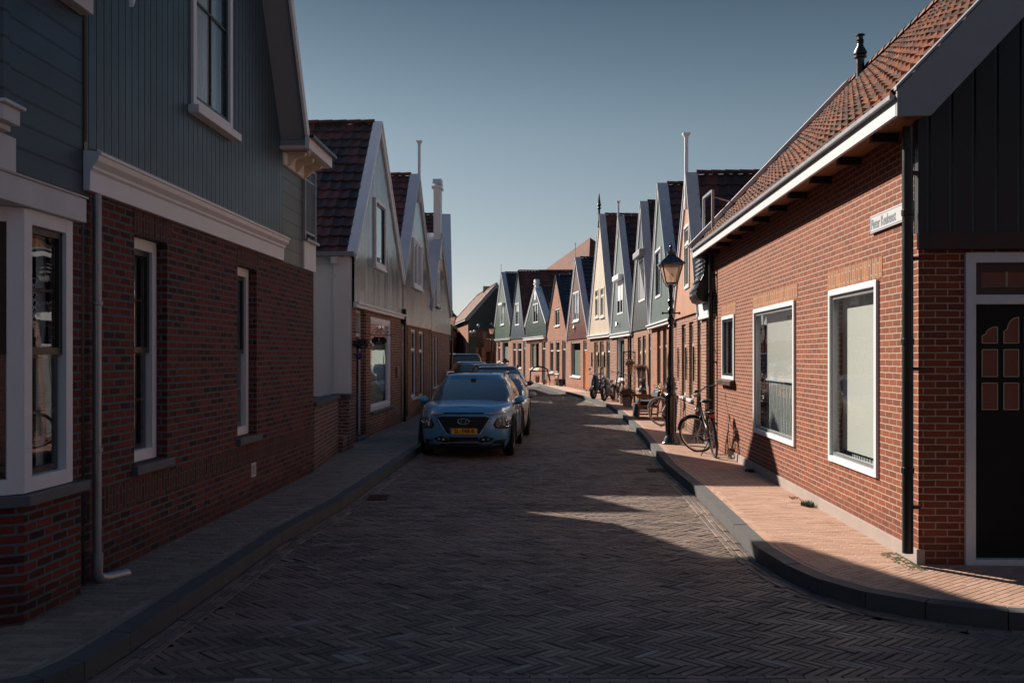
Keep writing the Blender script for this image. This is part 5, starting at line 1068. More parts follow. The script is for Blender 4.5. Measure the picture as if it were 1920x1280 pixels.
l3 = copy_tree(l1); l3.location = (-1.36, 66.4, SW); l3['label'] = 'farthest lantern lamp, in front of the small brick annex'

# ---------------------------------------------------------------- cars
def sgp(v, p): return math.copysign(abs(v)**p, v)
def car(label, paint, L=4.16, W=1.80, Hh=1.55, zf=.88, zb=1.02, yw0=1.0, yw1=1.85, yr1=3.45, yr0=4.0, wr=.335, wy=(.86, 3.46), zbot=.22, hero=False, van=False, n=5.0, rails=False, name='parked_car', roofw=.30, clad=False, group='cars parked along the left kerb'):
    C = empty(name, (0, 0, 0), label, 'van' if van else 'car', group)
    K = 200; lev = [(0, .05, .10, .08), (.10, .018, .04, .03), (.28, .0, .0, 0), (.52, .004, .005, .005), (.70, .012, .012, .01), (.85, .03, .035, .02), (.94, .055, .07, .04), (1.0, .10, .15, .08)]
    # parameters with even arc length
    ts = np.linspace(0, 2*math.pi, 4001); X = np.sign(np.cos(ts))*np.abs(np.cos(ts))**(2/n)*W/2; Y = np.sign(np.sin(ts))*np.abs(np.sin(ts))**(2/n)*L/2
    s = np.concatenate([[0], np.cumsum(np.hypot(np.diff(X), np.diff(Y)))]); tk = np.interp(np.arange(K)/K*s[-1], s, ts)
    arch = wr+.055
    def zs(y): q = min(max(y/ yw0, 0), 1); return zf+(zb-zf)*(q**.75) if y < yw0 else zb+.02*min((y-yw0)/2, 1)
    def ring_(fr, i_s, i_f, i_r):
        out = []
        for t in tk:
            c, s_ = math.cos(t), math.sin(t); x = sgp(c, 2/n)*(W/2-i_s); y = sgp(s_, 2/n); y = L/2+y*(L/2-(i_f if y < 0 else i_r))
            lo = zbot+(.03 if y < .3 or y > L-.3 else 0)
            if abs(x) > W*.36:
                for wc in wy:
                    d_ = abs(y-wc)
                    if d_ < arch: lo = max(lo, wr+math.sqrt(arch**2-d_**2))
            top = zs(y); out.append(Vector((x, y, lo+(top-lo)*fr)))
        return out
    rows = [ring_(*l) for l in lev]; b = MB(); b.grid(rows, True)
    # top deck from side to side
    top = rows[-1]; right = [i for i in range(K) if top[i].x >= 0]; right.sort(key=lambda i: top[i].y)
    deck = []
    for i in right:
        p = top[i]; deck.append([Vector((p.x*f, p.y, p.z+.035*(1-f*f)*min(1, (p.y+.05)*2.0))) for f in (-1, -.8, -.55, -.3, 0, .3, .55, .8, 1)])
    b.grid(deck); b.build('body', paint, C, smooth=True)
    MB().box(-W/2+.16, W/2-.16, .25, L-.2, .16, zb-.15).build('underbody', 'rubber', C)
    # cabin
    m = 8.0; a0, a1 = W/2-.085, W/2-roofw; y0c, y0h = (yw0+yr0)/2, (yr0-yw0)/2; y1c, y1h = (yw1+yr1)/2, (yr1-yw1)/2; KC = 96
    X = np.sign(np.cos(ts))*np.abs(np.cos(ts))**(2/m)*a0; Y = np.sign(np.sin(ts))*np.abs(np.sin(ts))**(2/m)*y0h
    s = np.concatenate([[0], np.cumsum(np.hypot(np.diff(X), np.diff(Y)))]); tc = np.interp(np.arange(KC)/KC*s[-1], s, ts)
    zt = Hh-.07
    def cab(f, t, off=0):
        c, s_ = math.cos(t), math.sin(t); A, B, CC = a0+(a1-a0)*f**1.25, y0c+(y1c-y0c)*f, y0h+(y1h-y0h)*f
        bow = .05*math.sin(math.pi*f); x, y = sgp(c, 2/m)*(A+bow*.6), B+sgp(s_, 2/m)*(CC+bow)
        z = zb-.03+(zt-zb+.03)*f; nn = Vector((math.copysign(abs(c)**(2-2/m), c)/A, math.copysign(abs(s_)**(2-2/m), s_)/CC, 0)).normalized(); nn.z = .45
        # the windscreen base curves forward in the middle
        if s_ < 0 and f < .99: y -= .10*(1-f)*(1-(x/A)**2)
        return Vector((x, y, z))+nn*off
    cr = [[cab(f, t) for t in tc] for f in (0, .25, .5, .75, .95)]
    last = cr[-1]; cr.append([Vector((p.x*.97, y1c+(p.y-y1c)*.985, zt+.03)) for p in last]); cr.append([Vector((p.x*.86, y1c+(p.y-y1c)*.93, Hh-.012)) for p in last]); cr.append([Vector((p.x*.45, y1c+(p.y-y1c)*.55, Hh)) for p in last])
    cb = MB(); cb.grid(cr, True); cb.face([p for p in cr[-1]]); cb.build('roof', paint, C, smooth=True)
    def gl(t0, t1, f0, f1, nm, nt=14, nf=5, off=.007, mat='carglass'):
        g = MB(); g.grid([[cab(f0+(f1-f0)*i/nf, t0+(t1-t0)*j/nt, off) for j in range(nt+1)] for i in range(nf+1)]); return g.build(nm, mat, C, smooth=True)
    gl(R(200) if not van else R(197), R(340) if not van else R(343), .03, .90, 'windscreen', 40); gl(R(22), R(158), .25, .93, 'rear_window', 30)
    e = R(9)
    def solve(ysel, f):  # parameter on the right side for a given y
        lo, hi = -math.pi/2+.02, math.pi/2-.02
        for _ in range(30):
            mid_ = (lo+hi)/2
            if cab(f, mid_).y < ysel: lo = mid_
            else: hi = mid_
        return lo
    for sd in (1, -1):
        spans = ((yw0+.42, yw0+1.28), (yw0+1.36, yw0+2.2), (yw0+2.28, yr0-.50))
        for a_, b_ in spans:
            if b_-a_ < .2: continue
            g = MB(); rr = []
            for i in range(5):
                f = .10+.80*i/4; ya = max(a_, cab(f, R(270)).y+.16+.0); yb = min(b_, cab(f, R(90)).y-.14)
                if a_ == spans[0][0]: ya = max(cab(f, R(270)).y+.20, yw0+.30)
                rr.append([Vector(((p := cab(f, solve(ya+(yb-ya)*j/6, f), .006)).x*sd, p.y, p.z)) for j in range(7)])
            g.grid(rr); g.build('side_window', 'carglass', C, smooth=True)
        # mirror
        mz, my = zb+.02, yw0+.36; mm = MB(); mm.sphere((sd*(W/2+.055), my, mz), .09, 1.15, .6, .72, 12); mo = mm.build('mirror', paint if not van else 'plastic', C, smooth=True)
        MB().bar((sd*(W/2-.06), my+.02, mz-.07), (sd*(W/2+.08), my, mz-.06), .05, .04).build('mirror_arm', 'plastic', mo)
        if rails: MB().tube([(sd*(a1+.00), yw1+.20, Hh-.05), (sd*(a1+.00), yw1+.28, Hh+.02), (sd*(a1+.00), yr1-.25, Hh+.02), (sd*(a1+.0), yr1-.12, Hh-.04)], .018, 8).build('roof_rail', 'silver_paint' if hero else 'black', C, smooth=True)
        # wheels
        for wc in wy:
            wx = sd*(W/2-.115); ax = Vector((sd, 0, 0)); w_ = MB(); w_.lathe((wx, wc, wr), [(wr*.62, -.10), (wr*.9, -.105), (wr*.985, -.08), (wr, -.04), (wr, .05), (wr*.985, .085), (wr*.9, .105), (wr*.66, .10), (wr*.64, .06)], 36, ax)
            wo_ = empty('wheel', (0, 0, 0)); wo_.parent = C; w_.build('tyre', 'rubber', wo_, smooth=True)
            rm = MB(); rm.lathe((wx, wc, wr), [(wr*.64, .085), (wr*.60, .09), (wr*.56, .03), (wr*.2, .02), (0, .02)], 28, ax); rm.build('rim', 'black' if hero else 'plastic', wo_, smooth=True)
            sp = MB()
            for k in range(5):
                for da in (-.16, .16):
                    a = k*2*math.pi/5+.3; a2 = a+da; p0 = Vector((wx+sd*.055, wc+.05*math.cos(a), wr+.05*math.sin(a))); p1 = Vector((wx+sd*.08, wc+wr*.60*math.cos(a2), wr+wr*.60*math.sin(a2))); sp.bar(p0, p1, .032, .02, Vector((1, 0, 0)))
            sp.lathe((wx, wc, wr), [(.05, .05), (.05, .075), (0, .078)], 14, ax); sp.lathe((wx, wc, wr), [(wr*.60, .083), (wr*.645, .092), (wr*.65, .086)], 30, ax); sp.build('spokes', 'alloy', wo_, smooth=False)
            if clad:
                ar = MB(); rr = []
                for q in range(-4, 25):
                    a = math.pi*q/20; a = max(-.18, min(math.pi+.18, a)); rr.append([Vector((sd*(W/2-.03), wc+math.cos(a)*(arch-.015), wr+math.sin(a)*(arch-.015))), Vector((sd*(W/2+.012), wc+math.cos(a)*(arch-.01), wr+math.sin(a)*(arch-.01))), Vector((sd*(W/2+.012), wc+math.cos(a)*(arch+.06), wr+math.sin(a)*(arch+.06))), Vector((sd*(W/2-.02), wc+math.cos(a)*(arch+.07), wr+math.sin(a)*(arch+.07)))])
                ar.grid(rr); ar.build('arch_trim', 'cladding', C, smooth=True)
        # door seams and handles
        se = MB()
        for yy_ in (yw0+.34, yw0+1.33, yw0+2.15):
            if yy_ < L-.5: se.box(sd*(W/2-.01) if sd > 0 else -W/2-.002, (W/2+.002) if sd > 0 else -W/2+.01, yy_-.004, yy_+.004, .42, zb-.13)
        se.box(W/2-.012 if sd > 0 else -W/2-.004, W/2+.004 if sd > 0 else -W/2+.012, .5+.78, L-1.2, .30, .40); se.build('door_seam', 'cladding', C)
        for yy_ in (yw0+1.12, yw0+1.95): MB().box(W/2-.02 if sd > 0 else -W/2-.02, W/2+.02 if sd > 0 else -W/2+.02, yy_, yy_+.16, zb-.20, zb-.17).build('door_handle', paint, C, bevel=.006)
    def fy(x, z):  # nose surface
        fr = (z-.25)/(zf-.25); fr = max(0, min(1, fr)); i_s = np.interp(fr, [l[0] for l in lev], [l[1] for l in lev]); i_f = np.interp(fr, [l[0] for l in lev], [l[2] for l in lev])
        r_ = min(.9995, abs(x)/(W/2-i_s)); return L/2-(L/2-i_f)*(1-r_**n)**(1/n)
    def patch(poly, nm, mat, off=.006, thick=.02, parent=C, cuts=3, smooth=True):
        bm = bmesh.new(); vs = [bm.verts.new((x, 0, z)) for x, z in poly]; bm.faces.new(vs); bmesh.ops.triangulate(bm, faces=bm.faces)
        bmesh.ops.subdivide_edges(bm, edges=bm.edges, cuts=cuts, use_grid_fill=True)
        for v in bm.verts: v.co.y = fy(v.co.x, v.co.z)-off
        r_ = bmesh.ops.extrude_face_region(bm, geom=bm.faces[:])
        for v in [g for g in r_['geom'] if isinstance(g, bmesh.types.BMVert)]: v.co.y += thick
        mb = MB(); bm.verts.ensure_lookup_table()
        for f in bm.faces: mb.face([v.co.copy() for v in f.verts])
        bm.free(); return mb.build(nm, mat, parent, smooth=smooth)
    mirr = lambda P_: [(-x, z) for x, z in P_][::-1]
    if hero:
        patch([(-.49, .755), (-.40, .79), (.40, .79), (.49, .755), (.47, .72), (.31, .47), (-.31, .47), (-.47, .72)], 'grille', 'plastic', .014, .04)
        hx = MB()
        for r_i in range(9):
            z_ = .49+r_i*.033
            for c_i in range(-13, 14):
                x_ = (c_i+.5*(r_i % 2))*.036; lim = .31+(.16*(z_-.47)/.25) if z_ < .72 else .46
                if abs(x_) < lim-.02 and z_ < .775: p = [Vector((x_+.016*math.cos(R(60*k+30)), fy(x_, z_)-.017, z_+.016*math.sin(R(60*k+30)))) for k in range(6)]; hx.face(p)
        hx.build('grille_mesh', 'rubber', C, recalc=False)
        for s_ in (1, -1):
            st_ = [(s_*.485, .735), (s_*.465, .70), (s_*.315, .462), (s_*.26, .45)]; tb = MB()
            tb.tube([Vector((x, fy(x, z)-.018, z)) for x, z in st_], .011, 6); tb.build('grille_trim', 'chrome', C, smooth=True)
            P1 = [(.42, .842), (.60, .88), (.83, .918), (.85, .895), (.80, .868), (.62, .835), (.50, .822)]; P1 = P1 if s_ > 0 else mirr(P1); dr_ = patch(P1, 'running_light', 'lamp_lens', .040, .06)
            Pi = [(.66, .876), (.78, .90), (.79, .882), (.67, .856)]; Pi = Pi if s_ > 0 else mirr(Pi); patch(Pi, 'indicator', 'orange_refl', .046, .01, dr_)
            P0 = [(.55, .63), (.62, .765), (.85, .785), (.875, .75), (.87, .57), (.79, .545), (.59, .565)]; P0 = P0 if s_ > 0 else mirr(P0); hb = patch(P0, 'headlight', 'cladding', .008, .03)
            P2 = [(.58, .63), (.63, .77), (.83, .785), (.845, .73), (.84, .62), (.80, .60)]; P2 = P2 if s_ > 0 else mirr(P2); patch(P2, 'lens', 'carglass', .014, .02, hb)
            for cx_, r_ in ((.77, .052), (.665, .040)):
                c = Vector((s_*cx_, fy(cx_, .70)-.018, .70)); MB().lathe(c, [(r_, 0), (r_*.95, .01), (r_*.75, .006), (r_*.6, -.004), (0, .0)], 18, Vector((0, -1, 0))).build('reflector', 'chrome', hb, smooth=True)
            tb = MB(); tb.tube([Vector((s_*x, fy(x, z)-.016, z)) for x, z in ((.60, .62), (.63, .605), (.80, .585), (.865, .62), (.87, .72))], .009, 6); tb.build('lens_trim', 'silver_paint', hb, smooth=True)
            P3 = [(.27, .33), (.32, .40), (.42, .425), (.55, .385), (.56, .36), (.46, .32), (.32, .305)]; P3 = P3 if s_ > 0 else mirr(P3); fg = patch(P3, 'fog_light', 'plastic', .012, .03)
            for cx_, z_, r_ in ((.37, .365, .028), (.46, .37, .022)): MB().lathe(Vector((s_*cx_, fy(cx_, z_)-.016, z_)), [(r_, 0), (r_*.8, .008), (0, .004)], 14, Vector((0, -1, 0))).build('lamp', 'lamp_lens', fg, smooth=True)
        patch([(-.38, .835), (.38, .835), (.365, .86), (-.365, .86)], 'bonnet_slot', 'rubber', .016, .04)
        patch([(-.27, .335), (.27, .335), (.285, .405), (-.285, .405)], 'lower_intake', 'rubber', .006, .02)
        patch([(-.84, .22), (.84, .22), (.87, .36), (.60, .35), (.52, .30), (-.52, .30), (-.60, .35), (-.87, .36)], 'bumper_cladding', 'cladding', .006, .03, cuts=4)
        tb = MB(); tb.tube([Vector((x, fy(x, z)-.018, z)) for x, z in ((-.56, .335), (-.50, .30), (-.32, .285), (-.25, .30), (.25, .30), (.32, .285), (.50, .30), (.56, .335))], .012, 6); tb.build('skid_trim', 'silver_paint', C, smooth=True)
        # oval badge with slanted letter-like bars
        lg = MB(); y_ = fy(0, .69)-.02; lg.tube([Vector((.105*math.cos(a), y_, .695+.052*math.sin(a))) for a in [k*math.pi/12 for k in range(24)]], .0065, 6, True)
        for s_ in (-1, 1): lg.bar(Vector((s_*.045-.018, y_, .657)), Vector((s_*.045+.018, y_, .733)), .016, .008, Vector((0, 1, 0)))
        lg.tube([Vector((-.042, y_, .682)), Vector((-.01, y_, .688)), Vector((.01, y_, .702)), Vector((.042, y_, .708))], .007, 5); lg.build('badge', 'chrome', C, smooth=True)
    else:
        zg = zf*.70
        patch([(-W*.24, zg-.10), (W*.24, zg-.10), (W*.27, zg+.07), (-W*.27, zg+.07)], 'grille', 'plastic', .004, .03)
        patch([(-W*.36, .28), (W*.36, .28), (W*.33, .40), (-W*.33, .40)], 'lower_intake', 'plastic', .004, .03)
        for s_ in (1, -1):
            P1 = [(W*.30, zg-.02), (W*.32, zg+.09), (W*.47, zg+.13), (W*.485, zg+.05), (W*.47, zg-.04)]; P1 = P1 if s_ > 0 else mirr(P1); hl_ = patch(P1, 'headlight', 'lamp_lens', .008, .03)
            Pi = [(W*.42, zg+.01), (W*.42, zg+.06), (W*.465, zg+.07), (W*.47, zg+.01)]; Pi = Pi if s_ > 0 else mirr(Pi); patch(Pi, 'indicator', 'orange_refl', .014, .01, hl_)
        tb = MB(); tb.tube([Vector((.07*math.cos(a), fy(0, zg)-.014, zg+.01+.04*math.sin(a))) for a in [k*math.pi/8 for k in range(16)]], .005, 5, True); tb.build('badge', 'chrome', C, smooth=True)
    zp = .515 if hero else .44
    pl = MB(); y_ = fy(0, zp)-(.020 if hero else .02); pl.box(-.26, .26, y_-.012, y_, zp-.055, zp+.055); po = pl.build('number_plate', 'plate', C, bevel=.004)
    MB().box(-.262, -.222, y_-.0135, y_-.005, zp-.052, zp+.052).build('plate_band', 'plate_blue', po)
    if hero:
        t_ = MB(); text_mb(t_, 'SL-348-B', .105, (.02, y_-.0125, zp), (1, 0, 0), (0, 0, 1), .001, bold=.0022, sx=.97); t_.build('plate_text', 'ink', po, recalc=False)
        MB().box(-.05, .05, cab(.86, R(270)).y-.03, cab(.86, R(270)).y+.10, Hh-.16, Hh-.10).build('mirror_housing', 'plastic', C)
    # wipers
    wp = MB()
    for x0_, x1_ in ((-.55, .05), (-.02, .58)):
        ta = [cab(.05+.03*k/4, R(270)+math.asin(max(-.999, min(.999, sgp((x0_+(x1_-x0_)*k/4)/a0, m/2)))), .02) for k in range(5)]; wp.tube(ta, .008, 5)
    wp.build('wiper', 'plastic', C)
    return C
def park(C, x, y, rz): C.location = (x, y, 0); C.rotation_euler = (0, 0, R(rz)); return C
park(car('steel blue compact crossover with number plate SL-348-B at the front of the parked row', 'kona', zf=.94, hero=True, clad=True, rails=True), -.90, 18.45, -4.0)
park(car('pale green grey hatchback half hidden right behind the steel blue crossover', 'pale_paint', L=4.0, W=1.74, Hh=1.45, zf=.80, zb=.95, yw0=.95, yw1=1.75), -.46, 23.2, -1.5)
c3 = park(car('dark navy estate car with an open window frame on its street side', 'navy_paint', L=4.6, W=1.86, Hh=1.60, zf=.92, zb=1.08, yw0=1.15, yw1=2.0, yr1=4.0, yr0=4.45, wy=(.92, 3.72), rails=True), -.42, 28.6, 0.5)
of = MB(); fx = 1.0
of.tube([(fx-.02, 1.55, 1.14), (fx+.00, 1.62, 1.46), (fx+.12, 1.66, 1.57), (fx+.24, 1.69, 1.60), (fx+.42, 1.73, 1.56), (fx+.52, 1.76, 1.50), (fx+.55, 1.77, 1.32), (fx+.60, 1.79, 1.14)], .022, 6); of.tube([(fx, 1.62, 1.45), (fx+.53, 1.77, 1.46)], .014, 6)
of.build('door_window_frame', 'plastic', c3)
park(car('dark grey car with a plain roof, fourth in the parked row', 'grey_car', L=4.2, W=1.78, Hh=1.63, zf=.9, zb=1.04, yw0=1.0, yw1=1.75), -.72, 34.9, 3)
park(car('silver car whose left side shows, between the grey car and the van', 'silver_paint', L=4.2, W=1.78, Hh=1.68, zf=.92, zb=1.06, yw0=.9, yw1=1.6), -1.42, 40.4, 9)
park(car('black delivery van parked behind the cars under the far lamp', 'black_car', L=4.9, W=1.86, Hh=2.04, zf=1.05, zb=1.25, yw0=.75, yw1=1.35, yr1=4.75, yr0=4.88, wy=(.9, 3.9), van=True, name='parked_van', roofw=.17, group='vans parked at the far end'), -2.2, 50.3, 8)
park(car('white delivery van partly hidden by the last house of the left row', 'white_car', L=4.9, W=1.86, Hh=2.1, zf=1.05, zb=1.25, yw0=.75, yw1=1.35, yr1=4.75, yr0=4.88, wy=(.9, 3.9), van=True, name='parked_van', roofw=.17, group='vans parked at the far end'), -3.9, 59, 8)

# ---------------------------------------------------------------- bicycles
def bicycle(label, frame='black', steer=0, city=True, basket=False, tyre='rubber', rack=True):
    B = empty('bicycle', (0, 0, 0), label, 'bicycle', 'bicycles on the right pavement'); r = .345; wb = 1.10; y0, y1 = -wb/2, wb/2
    def wheel(par, c, rot=Matrix.Identity(3), dyn=True):
        ty = MB(); P_ = lambda a, rr, x=0: c+rot@Vector((x, rr*math.cos(a), rr*math.sin(a)))
        wo = empty('wheel', (0, 0, 0)); wo.parent = par
        ty.tube([P_(2*math.pi*k/36, r) for k in range(36)], .021, 8, True); ty.build('tyre', tyre, wo, smooth=True)
        rm = MB(); rm.tube([P_(2*math.pi*k/36, r-.026) for k in range(36)], .011, 5, True); rm.build('rim', 'chrome', wo, smooth=True)
        sp = MB()
        for k in range(24): a = 2*math.pi*k/24; s_ = .03 if k % 2 else -.03; sp.tube([P_(a+.5*(1 if k % 4 < 2 else -1), .03, s_), P_(a, r-.03)], .0022, 3)
        sp.build('spokes', 'chrome', wo); MB().tube([c+rot@Vector((-.045, 0, 0)), c+rot@Vector((.045, 0, 0))], .022, 10).build('hub', 'zinc', wo, smooth=True)
    rc = Vector((0, y0, r+.021)); wheel(B, rc)
    head_t, head_b = Vector((0, y1-.33, .93)), Vector((0, y1-.26, .70)); ax = (head_t-head_b).normalized(); rs = Matrix.Rotation(R(steer), 3, ax)
    T = lambda p: head_b+rs@(Vector(p)-head_b)
    fc = T((0, y1, r+.021)); wheel(B, fc, rs)
    bb, st = Vector((0, y0+.46, .30)), Vector((0, y0+.24, .84)); f = MB()
    f.tube([head_t+ax*.02, head_b-ax*.02], .022, 8); f.tube([head_b, Vector((0, y0+.72, .48)), bb], .019, 8); f.tube([head_t-ax*.05, Vector((0, y0+.62, .62)), bb+(st-bb)*.35], .017, 8); f.tube([bb, st], .018, 8)
    for s_ in (-1, 1): f.tube([bb+Vector((s_*.03, 0, 0)), rc+Vector((s_*.055, 0, 0))], .010, 6); f.tube([st+Vector((s_*.02, .01, -.08)), rc+Vector((s_*.055, 0, 0))], .009, 6)
    f.build('frame', frame, B, smooth=True)
    fk = MB()
    for s_ in (-1, 1): fk.tube([T((s_*.02, y1-.25, .69)), T((s_*.055, y1-.24, .66)), T((s_*.055, y1-.03, r+.03)), T((s_*.05, y1, r+.021))], .012, 6)
    fk.build('fork', frame, B, smooth=True)
    hb = MB(); hb.tube([T(head_t), T(head_t+ax*.16)], .014, 8)
    h = head_t+ax*.17
    for s_ in (-1, 1): hb.tube([T(h), T(h+Vector((s_*.10, .05, .03))), T(h+Vector((s_*.24, .0, .06))), T(h+Vector((s_*.29, -.18, .04)))], .011, 8)
    ho = hb.build('handlebar', 'chrome' if basket else 'black', B, smooth=True)
    for s_ in (-1, 1):
        MB().tube([T(h+Vector((s_*.275, -.08, .05))), T(h+Vector((s_*.292, -.20, .04)))], .017, 8).build('grip', 'rubber', ho, smooth=True); MB().tube([T(h+Vector((s_*.24, .03, .04))), T(h+Vector((s_*.27, -.04, .01)))], .006, 5).build('brake_lever', 'chrome', ho)
    MB().tube([T(h+Vector((.1, .05, .03))), T(h+Vector((.16, .2, -.1))), T(h+Vector((.05, .16, -.35))), T((0.03, y1-.23, .62))], .004, 5).build('cable', 'black', ho)
    if not basket: MB().sphere(T(h+Vector((0, .04, .07))), .045, 1.2, .8, .6).build('display', 'plastic', ho)
    s = MB(); s.tube([st, st+Vector((0, -.02, .12))], .013, 8); so_ = s.build('seat_post', 'chrome', B)
    sd = MB(); rows = []
    for y_, w_, z_ in ((-.14, .03, 0), (-.13, .085, .012), (-.06, .10, .018), (.03, .06, .01), (.12, .028, .004), (.15, .01, 0)):
        rows.append([st+Vector((w_*math.cos(a), y_-.03, .15+z_+(.022 if math.sin(a) > 0 else -.035)*abs(math.sin(a)))) for a in [k*math.pi/5 for k in range(10)]])
    sd.grid(rows, True); sd.face(rows[0][::-1]); sd.face(rows[-1]); sd.build('saddle', 'plastic', B, smooth=True)
    def guard(cn, rot, a0, a1):
        g = MB(); rr = []
        for k in range(15):
            a = a0+(a1-a0)*k/14; rr.append([cn+rot@Vector((x, (r+.045-q)*math.cos(a), (r+.045-q)*math.sin(a))) for x, q in ((-.028, .02), (-.018, 0), (.018, 0), (.028, .02))])
        g.grid(rr); return g.build('mudguard', frame, B, smooth=True)
    guard(rc, Matrix.Identity(3), R(35), R(205)); guard(fc, rs, R(20), R(165))
    cc = MB(); cp = [Vector((.05, y0+.46+.11*math.cos(a), .30+.10*math.sin(a))) for a in [R(q) for q in range(-80, 100, 20)]]+[Vector((.05, y0+.05, .43)), Vector((.05, y0-.06, .38)), Vector((.05, y0, .30))]
    cc.prism(cp, (.02, 0, 0)); cc.build('chain_case', 'plastic', B)
    MB().bar(bb+Vector((.09, 0, 0)), bb+Vector((.10, .12, -.12)), .018).build('crank', 'chrome', B); MB().bar(bb+Vector((-.07, 0, 0)), bb+Vector((-.08, -.12, .12)), .018).build('crank', 'chrome', B)
    for s_, q in ((1, Vector((.15, .12, -.12))), (-1, Vector((-.13, -.12, .12)))): p = bb+q; MB().box(p.x-.045, p.x+.045, p.y-.035, p.y+.035, p.z-.012, p.z+.012).build('pedal', 'plastic' if s_ < 0 else 'orange_refl', B)
    if rack:
        k_ = MB(); z_ = 2*r+.14
        for s_ in (-1, 1): k_.tube([(s_*.06, y0+.26, z_), (s_*.065, y0-.22, z_), (s_*.03, y0-.27, z_)], .007, 6); k_.tube([(s_*.062, y0-.10, z_), (s_*.06, y0, r)], .006, 5); k_.tube([(s_*.062, y0-.20, z_), (s_*.06, y0, r)], .006, 5)
        for y_ in (y0+.2, y0+.05, y0-.1, y0-.22): k_.tube([(-.062, y_, z_), (.062, y_, z_)], .006, 5)
        ko = k_.build('rack', 'black', B)
        MB().box(-.06, .06, y0-.24, y0+.12, z_-.09, z_-.01).build('battery', 'plastic', ko, bevel=.012); MB().box(-.045, .045, y0-.30, y0-.27, z_-.10, z_-.05).build('tail_light', 'red_lens', ko, bevel=.006)
    MB().tube([Vector((0, y0+.40, .27)), Vector((-.20, y0+.34, .015))], .009, 6).lathe((-.20, y0+.34, .01), [(.02, 0), (.02, .012), (0, .014)], 8).build('kickstand', 'black', B)
    lp = T((0, y1-.22, .82)); MB().sphere(lp+Vector((0, .06, 0)), .035, 1, 1.2, 1).build('head_lamp', 'chrome', B, smooth=True)
    if basket:
        k_ = MB()
        for z_ in (.0, .06, .12, .18): k_.tube([T(head_t+Vector((a_*.17, .20+b_*.12, z_-.02))) for a_, b_ in ((1, 1), (-1, 1), (-1, -1), (1, -1))], .004, 4, True)
        for a_ in (-1, -.5, 0, .5, 1):
            for b_ in (-1, 1): k_.tube([T(head_t+Vector((a_*.17, .20+b_*.12, -.02))), T(head_t+Vector((a_*.17, .20+b_*.12, .16)))], .003, 4)
        k_.build('basket', 'chrome', B)
    return B
def place(B, x, y, z, rz, lean): B.rotation_euler = (0, R(lean), R(rz)); B.location = (x, y, z); return B
place(bicycle('black city bicycle with red tail light standing on its kickstand nearest the camera', steer=48), 3.58, 18.05, SW, -1, -8)
place(bicycle('bicycle with tan tyres and wire basket behind the lamp post beside the wooden armchair', frame='grey_paint', steer=50, basket=True, tyre='wood_pale'), 3.90, 25.0, SW, 2, 5)
place(bicycle('dark bicycle at the back of the parked scooter and motorcycle', steer=-15), 4.17, 39.9, SW, 8, 6)

# scooter and motorcycle
def scooter(label):
    B = empty('motor_scooter', (0, 0, 0), label, 'scooter')
    for y_, nm in ((-.62, 'rear'), (.62, 'front')):
        wo = empty('wheel', (0, 0, 0)); wo.parent = B; MB().lathe((0, y_, .25), [(.14, -.05), (.22, -.06), (.25, -.03), (.25, .03), (.22, .06), (.14, .05)], 24, Vector((1, 0, 0))).build('tyre', 'rubber', wo, smooth=True); MB().lathe((0, y_, .25), [(.15, .04), (.05, .05), (0, .05)], 14, Vector((1, 0, 0))).lathe((0, y_, .25), [(.15, -.04), (.05, -.05), (0, -.05)], 14, Vector((1, 0, 0))).build('rim', 'alloy', wo)
    sh = MB(); rows = []
    for z_, w_, y_ in ((.30, .10, .42), (.45, .19, .40), (.65, .20, .36), (.85, .15, .33), (.98, .10, .31)): rows.append([Vector((w_*math.cos(a), y_+.10*math.sin(a)*(1 if math.sin(a) > 0 else .4), z_)) for a in [k*math.pi/7 for k in range(14)]])
    sh.grid(rows, True); sh.build('front_shield', 'black_car', B, smooth=True)
    MB().box(-.16, .16, -.15, .36, .22, .29).build('footboard', 'plastic', B, bevel=.03)
    bd = MB(); rows = []
    for y_, w_, z0_, z1_ in ((-.12, .13, .28, .72), (-.3, .18, .30, .76), (-.6, .18, .42, .76), (-.85, .12, .55, .74), (-.95, .05, .60, .70)): rows.append([Vector((w_*math.cos(a), y_, (z0_+z1_)/2+(z1_-z0_)/2*math.sin(a))) for a in [k*math.pi/7 for k in range(14)]])
    bd.grid(rows, True); bd.face(rows[0]); bd.face(rows[-1]); bd.build('body', 'black_car', B, smooth=True)
    MB().box(-.13, .13, -.82, -.14, .755, .83).build('seat', 'plastic', B, bevel=.04)
    fk = MB(); fk.tube([(0, .36, .95), (0, .55, .50), (.08, .62, .25)], .03, 8); fk.build('fork', 'black', B)
    MB().tube([(-.32, .20, 1.06), (-.12, .30, 1.03), (.12, .30, 1.03), (.32, .20, 1.06)], .016, 8).build('handlebar', 'black', B)
    MB().sphere((0, .34, 1.0), .09, 1.2, .8, .9).build('headlight', 'lamp_lens', B, smooth=True)
    for s_ in (-1, 1): MB().tube([(s_*.2, .25, 1.05), (s_*.27, .24, 1.24)], .006, 5).sphere((s_*.28, .24, 1.27), .05, 1.2, .4, .8).build('mirror', 'black', B, smooth=True)
    gd = MB(); rr = [[Vector((x, .62+.28*math.cos(a), .25+.29*math.sin(a))) for x in (-.07, 0, .07)] for a in [R(q) for q in range(20, 170, 15)]]; gd.grid(rr); gd.build('mudguard', 'black_car', B, smooth=True)
    MB().box(-.09, .09, .50, .51, .74, .80).build('number_plate', 'plate_blue', B)
    return B
s1 = scooter('black motor scooter parked on the left of the motorcycle'); place(s1, 3.72, 42.1, SW, 150, 4)
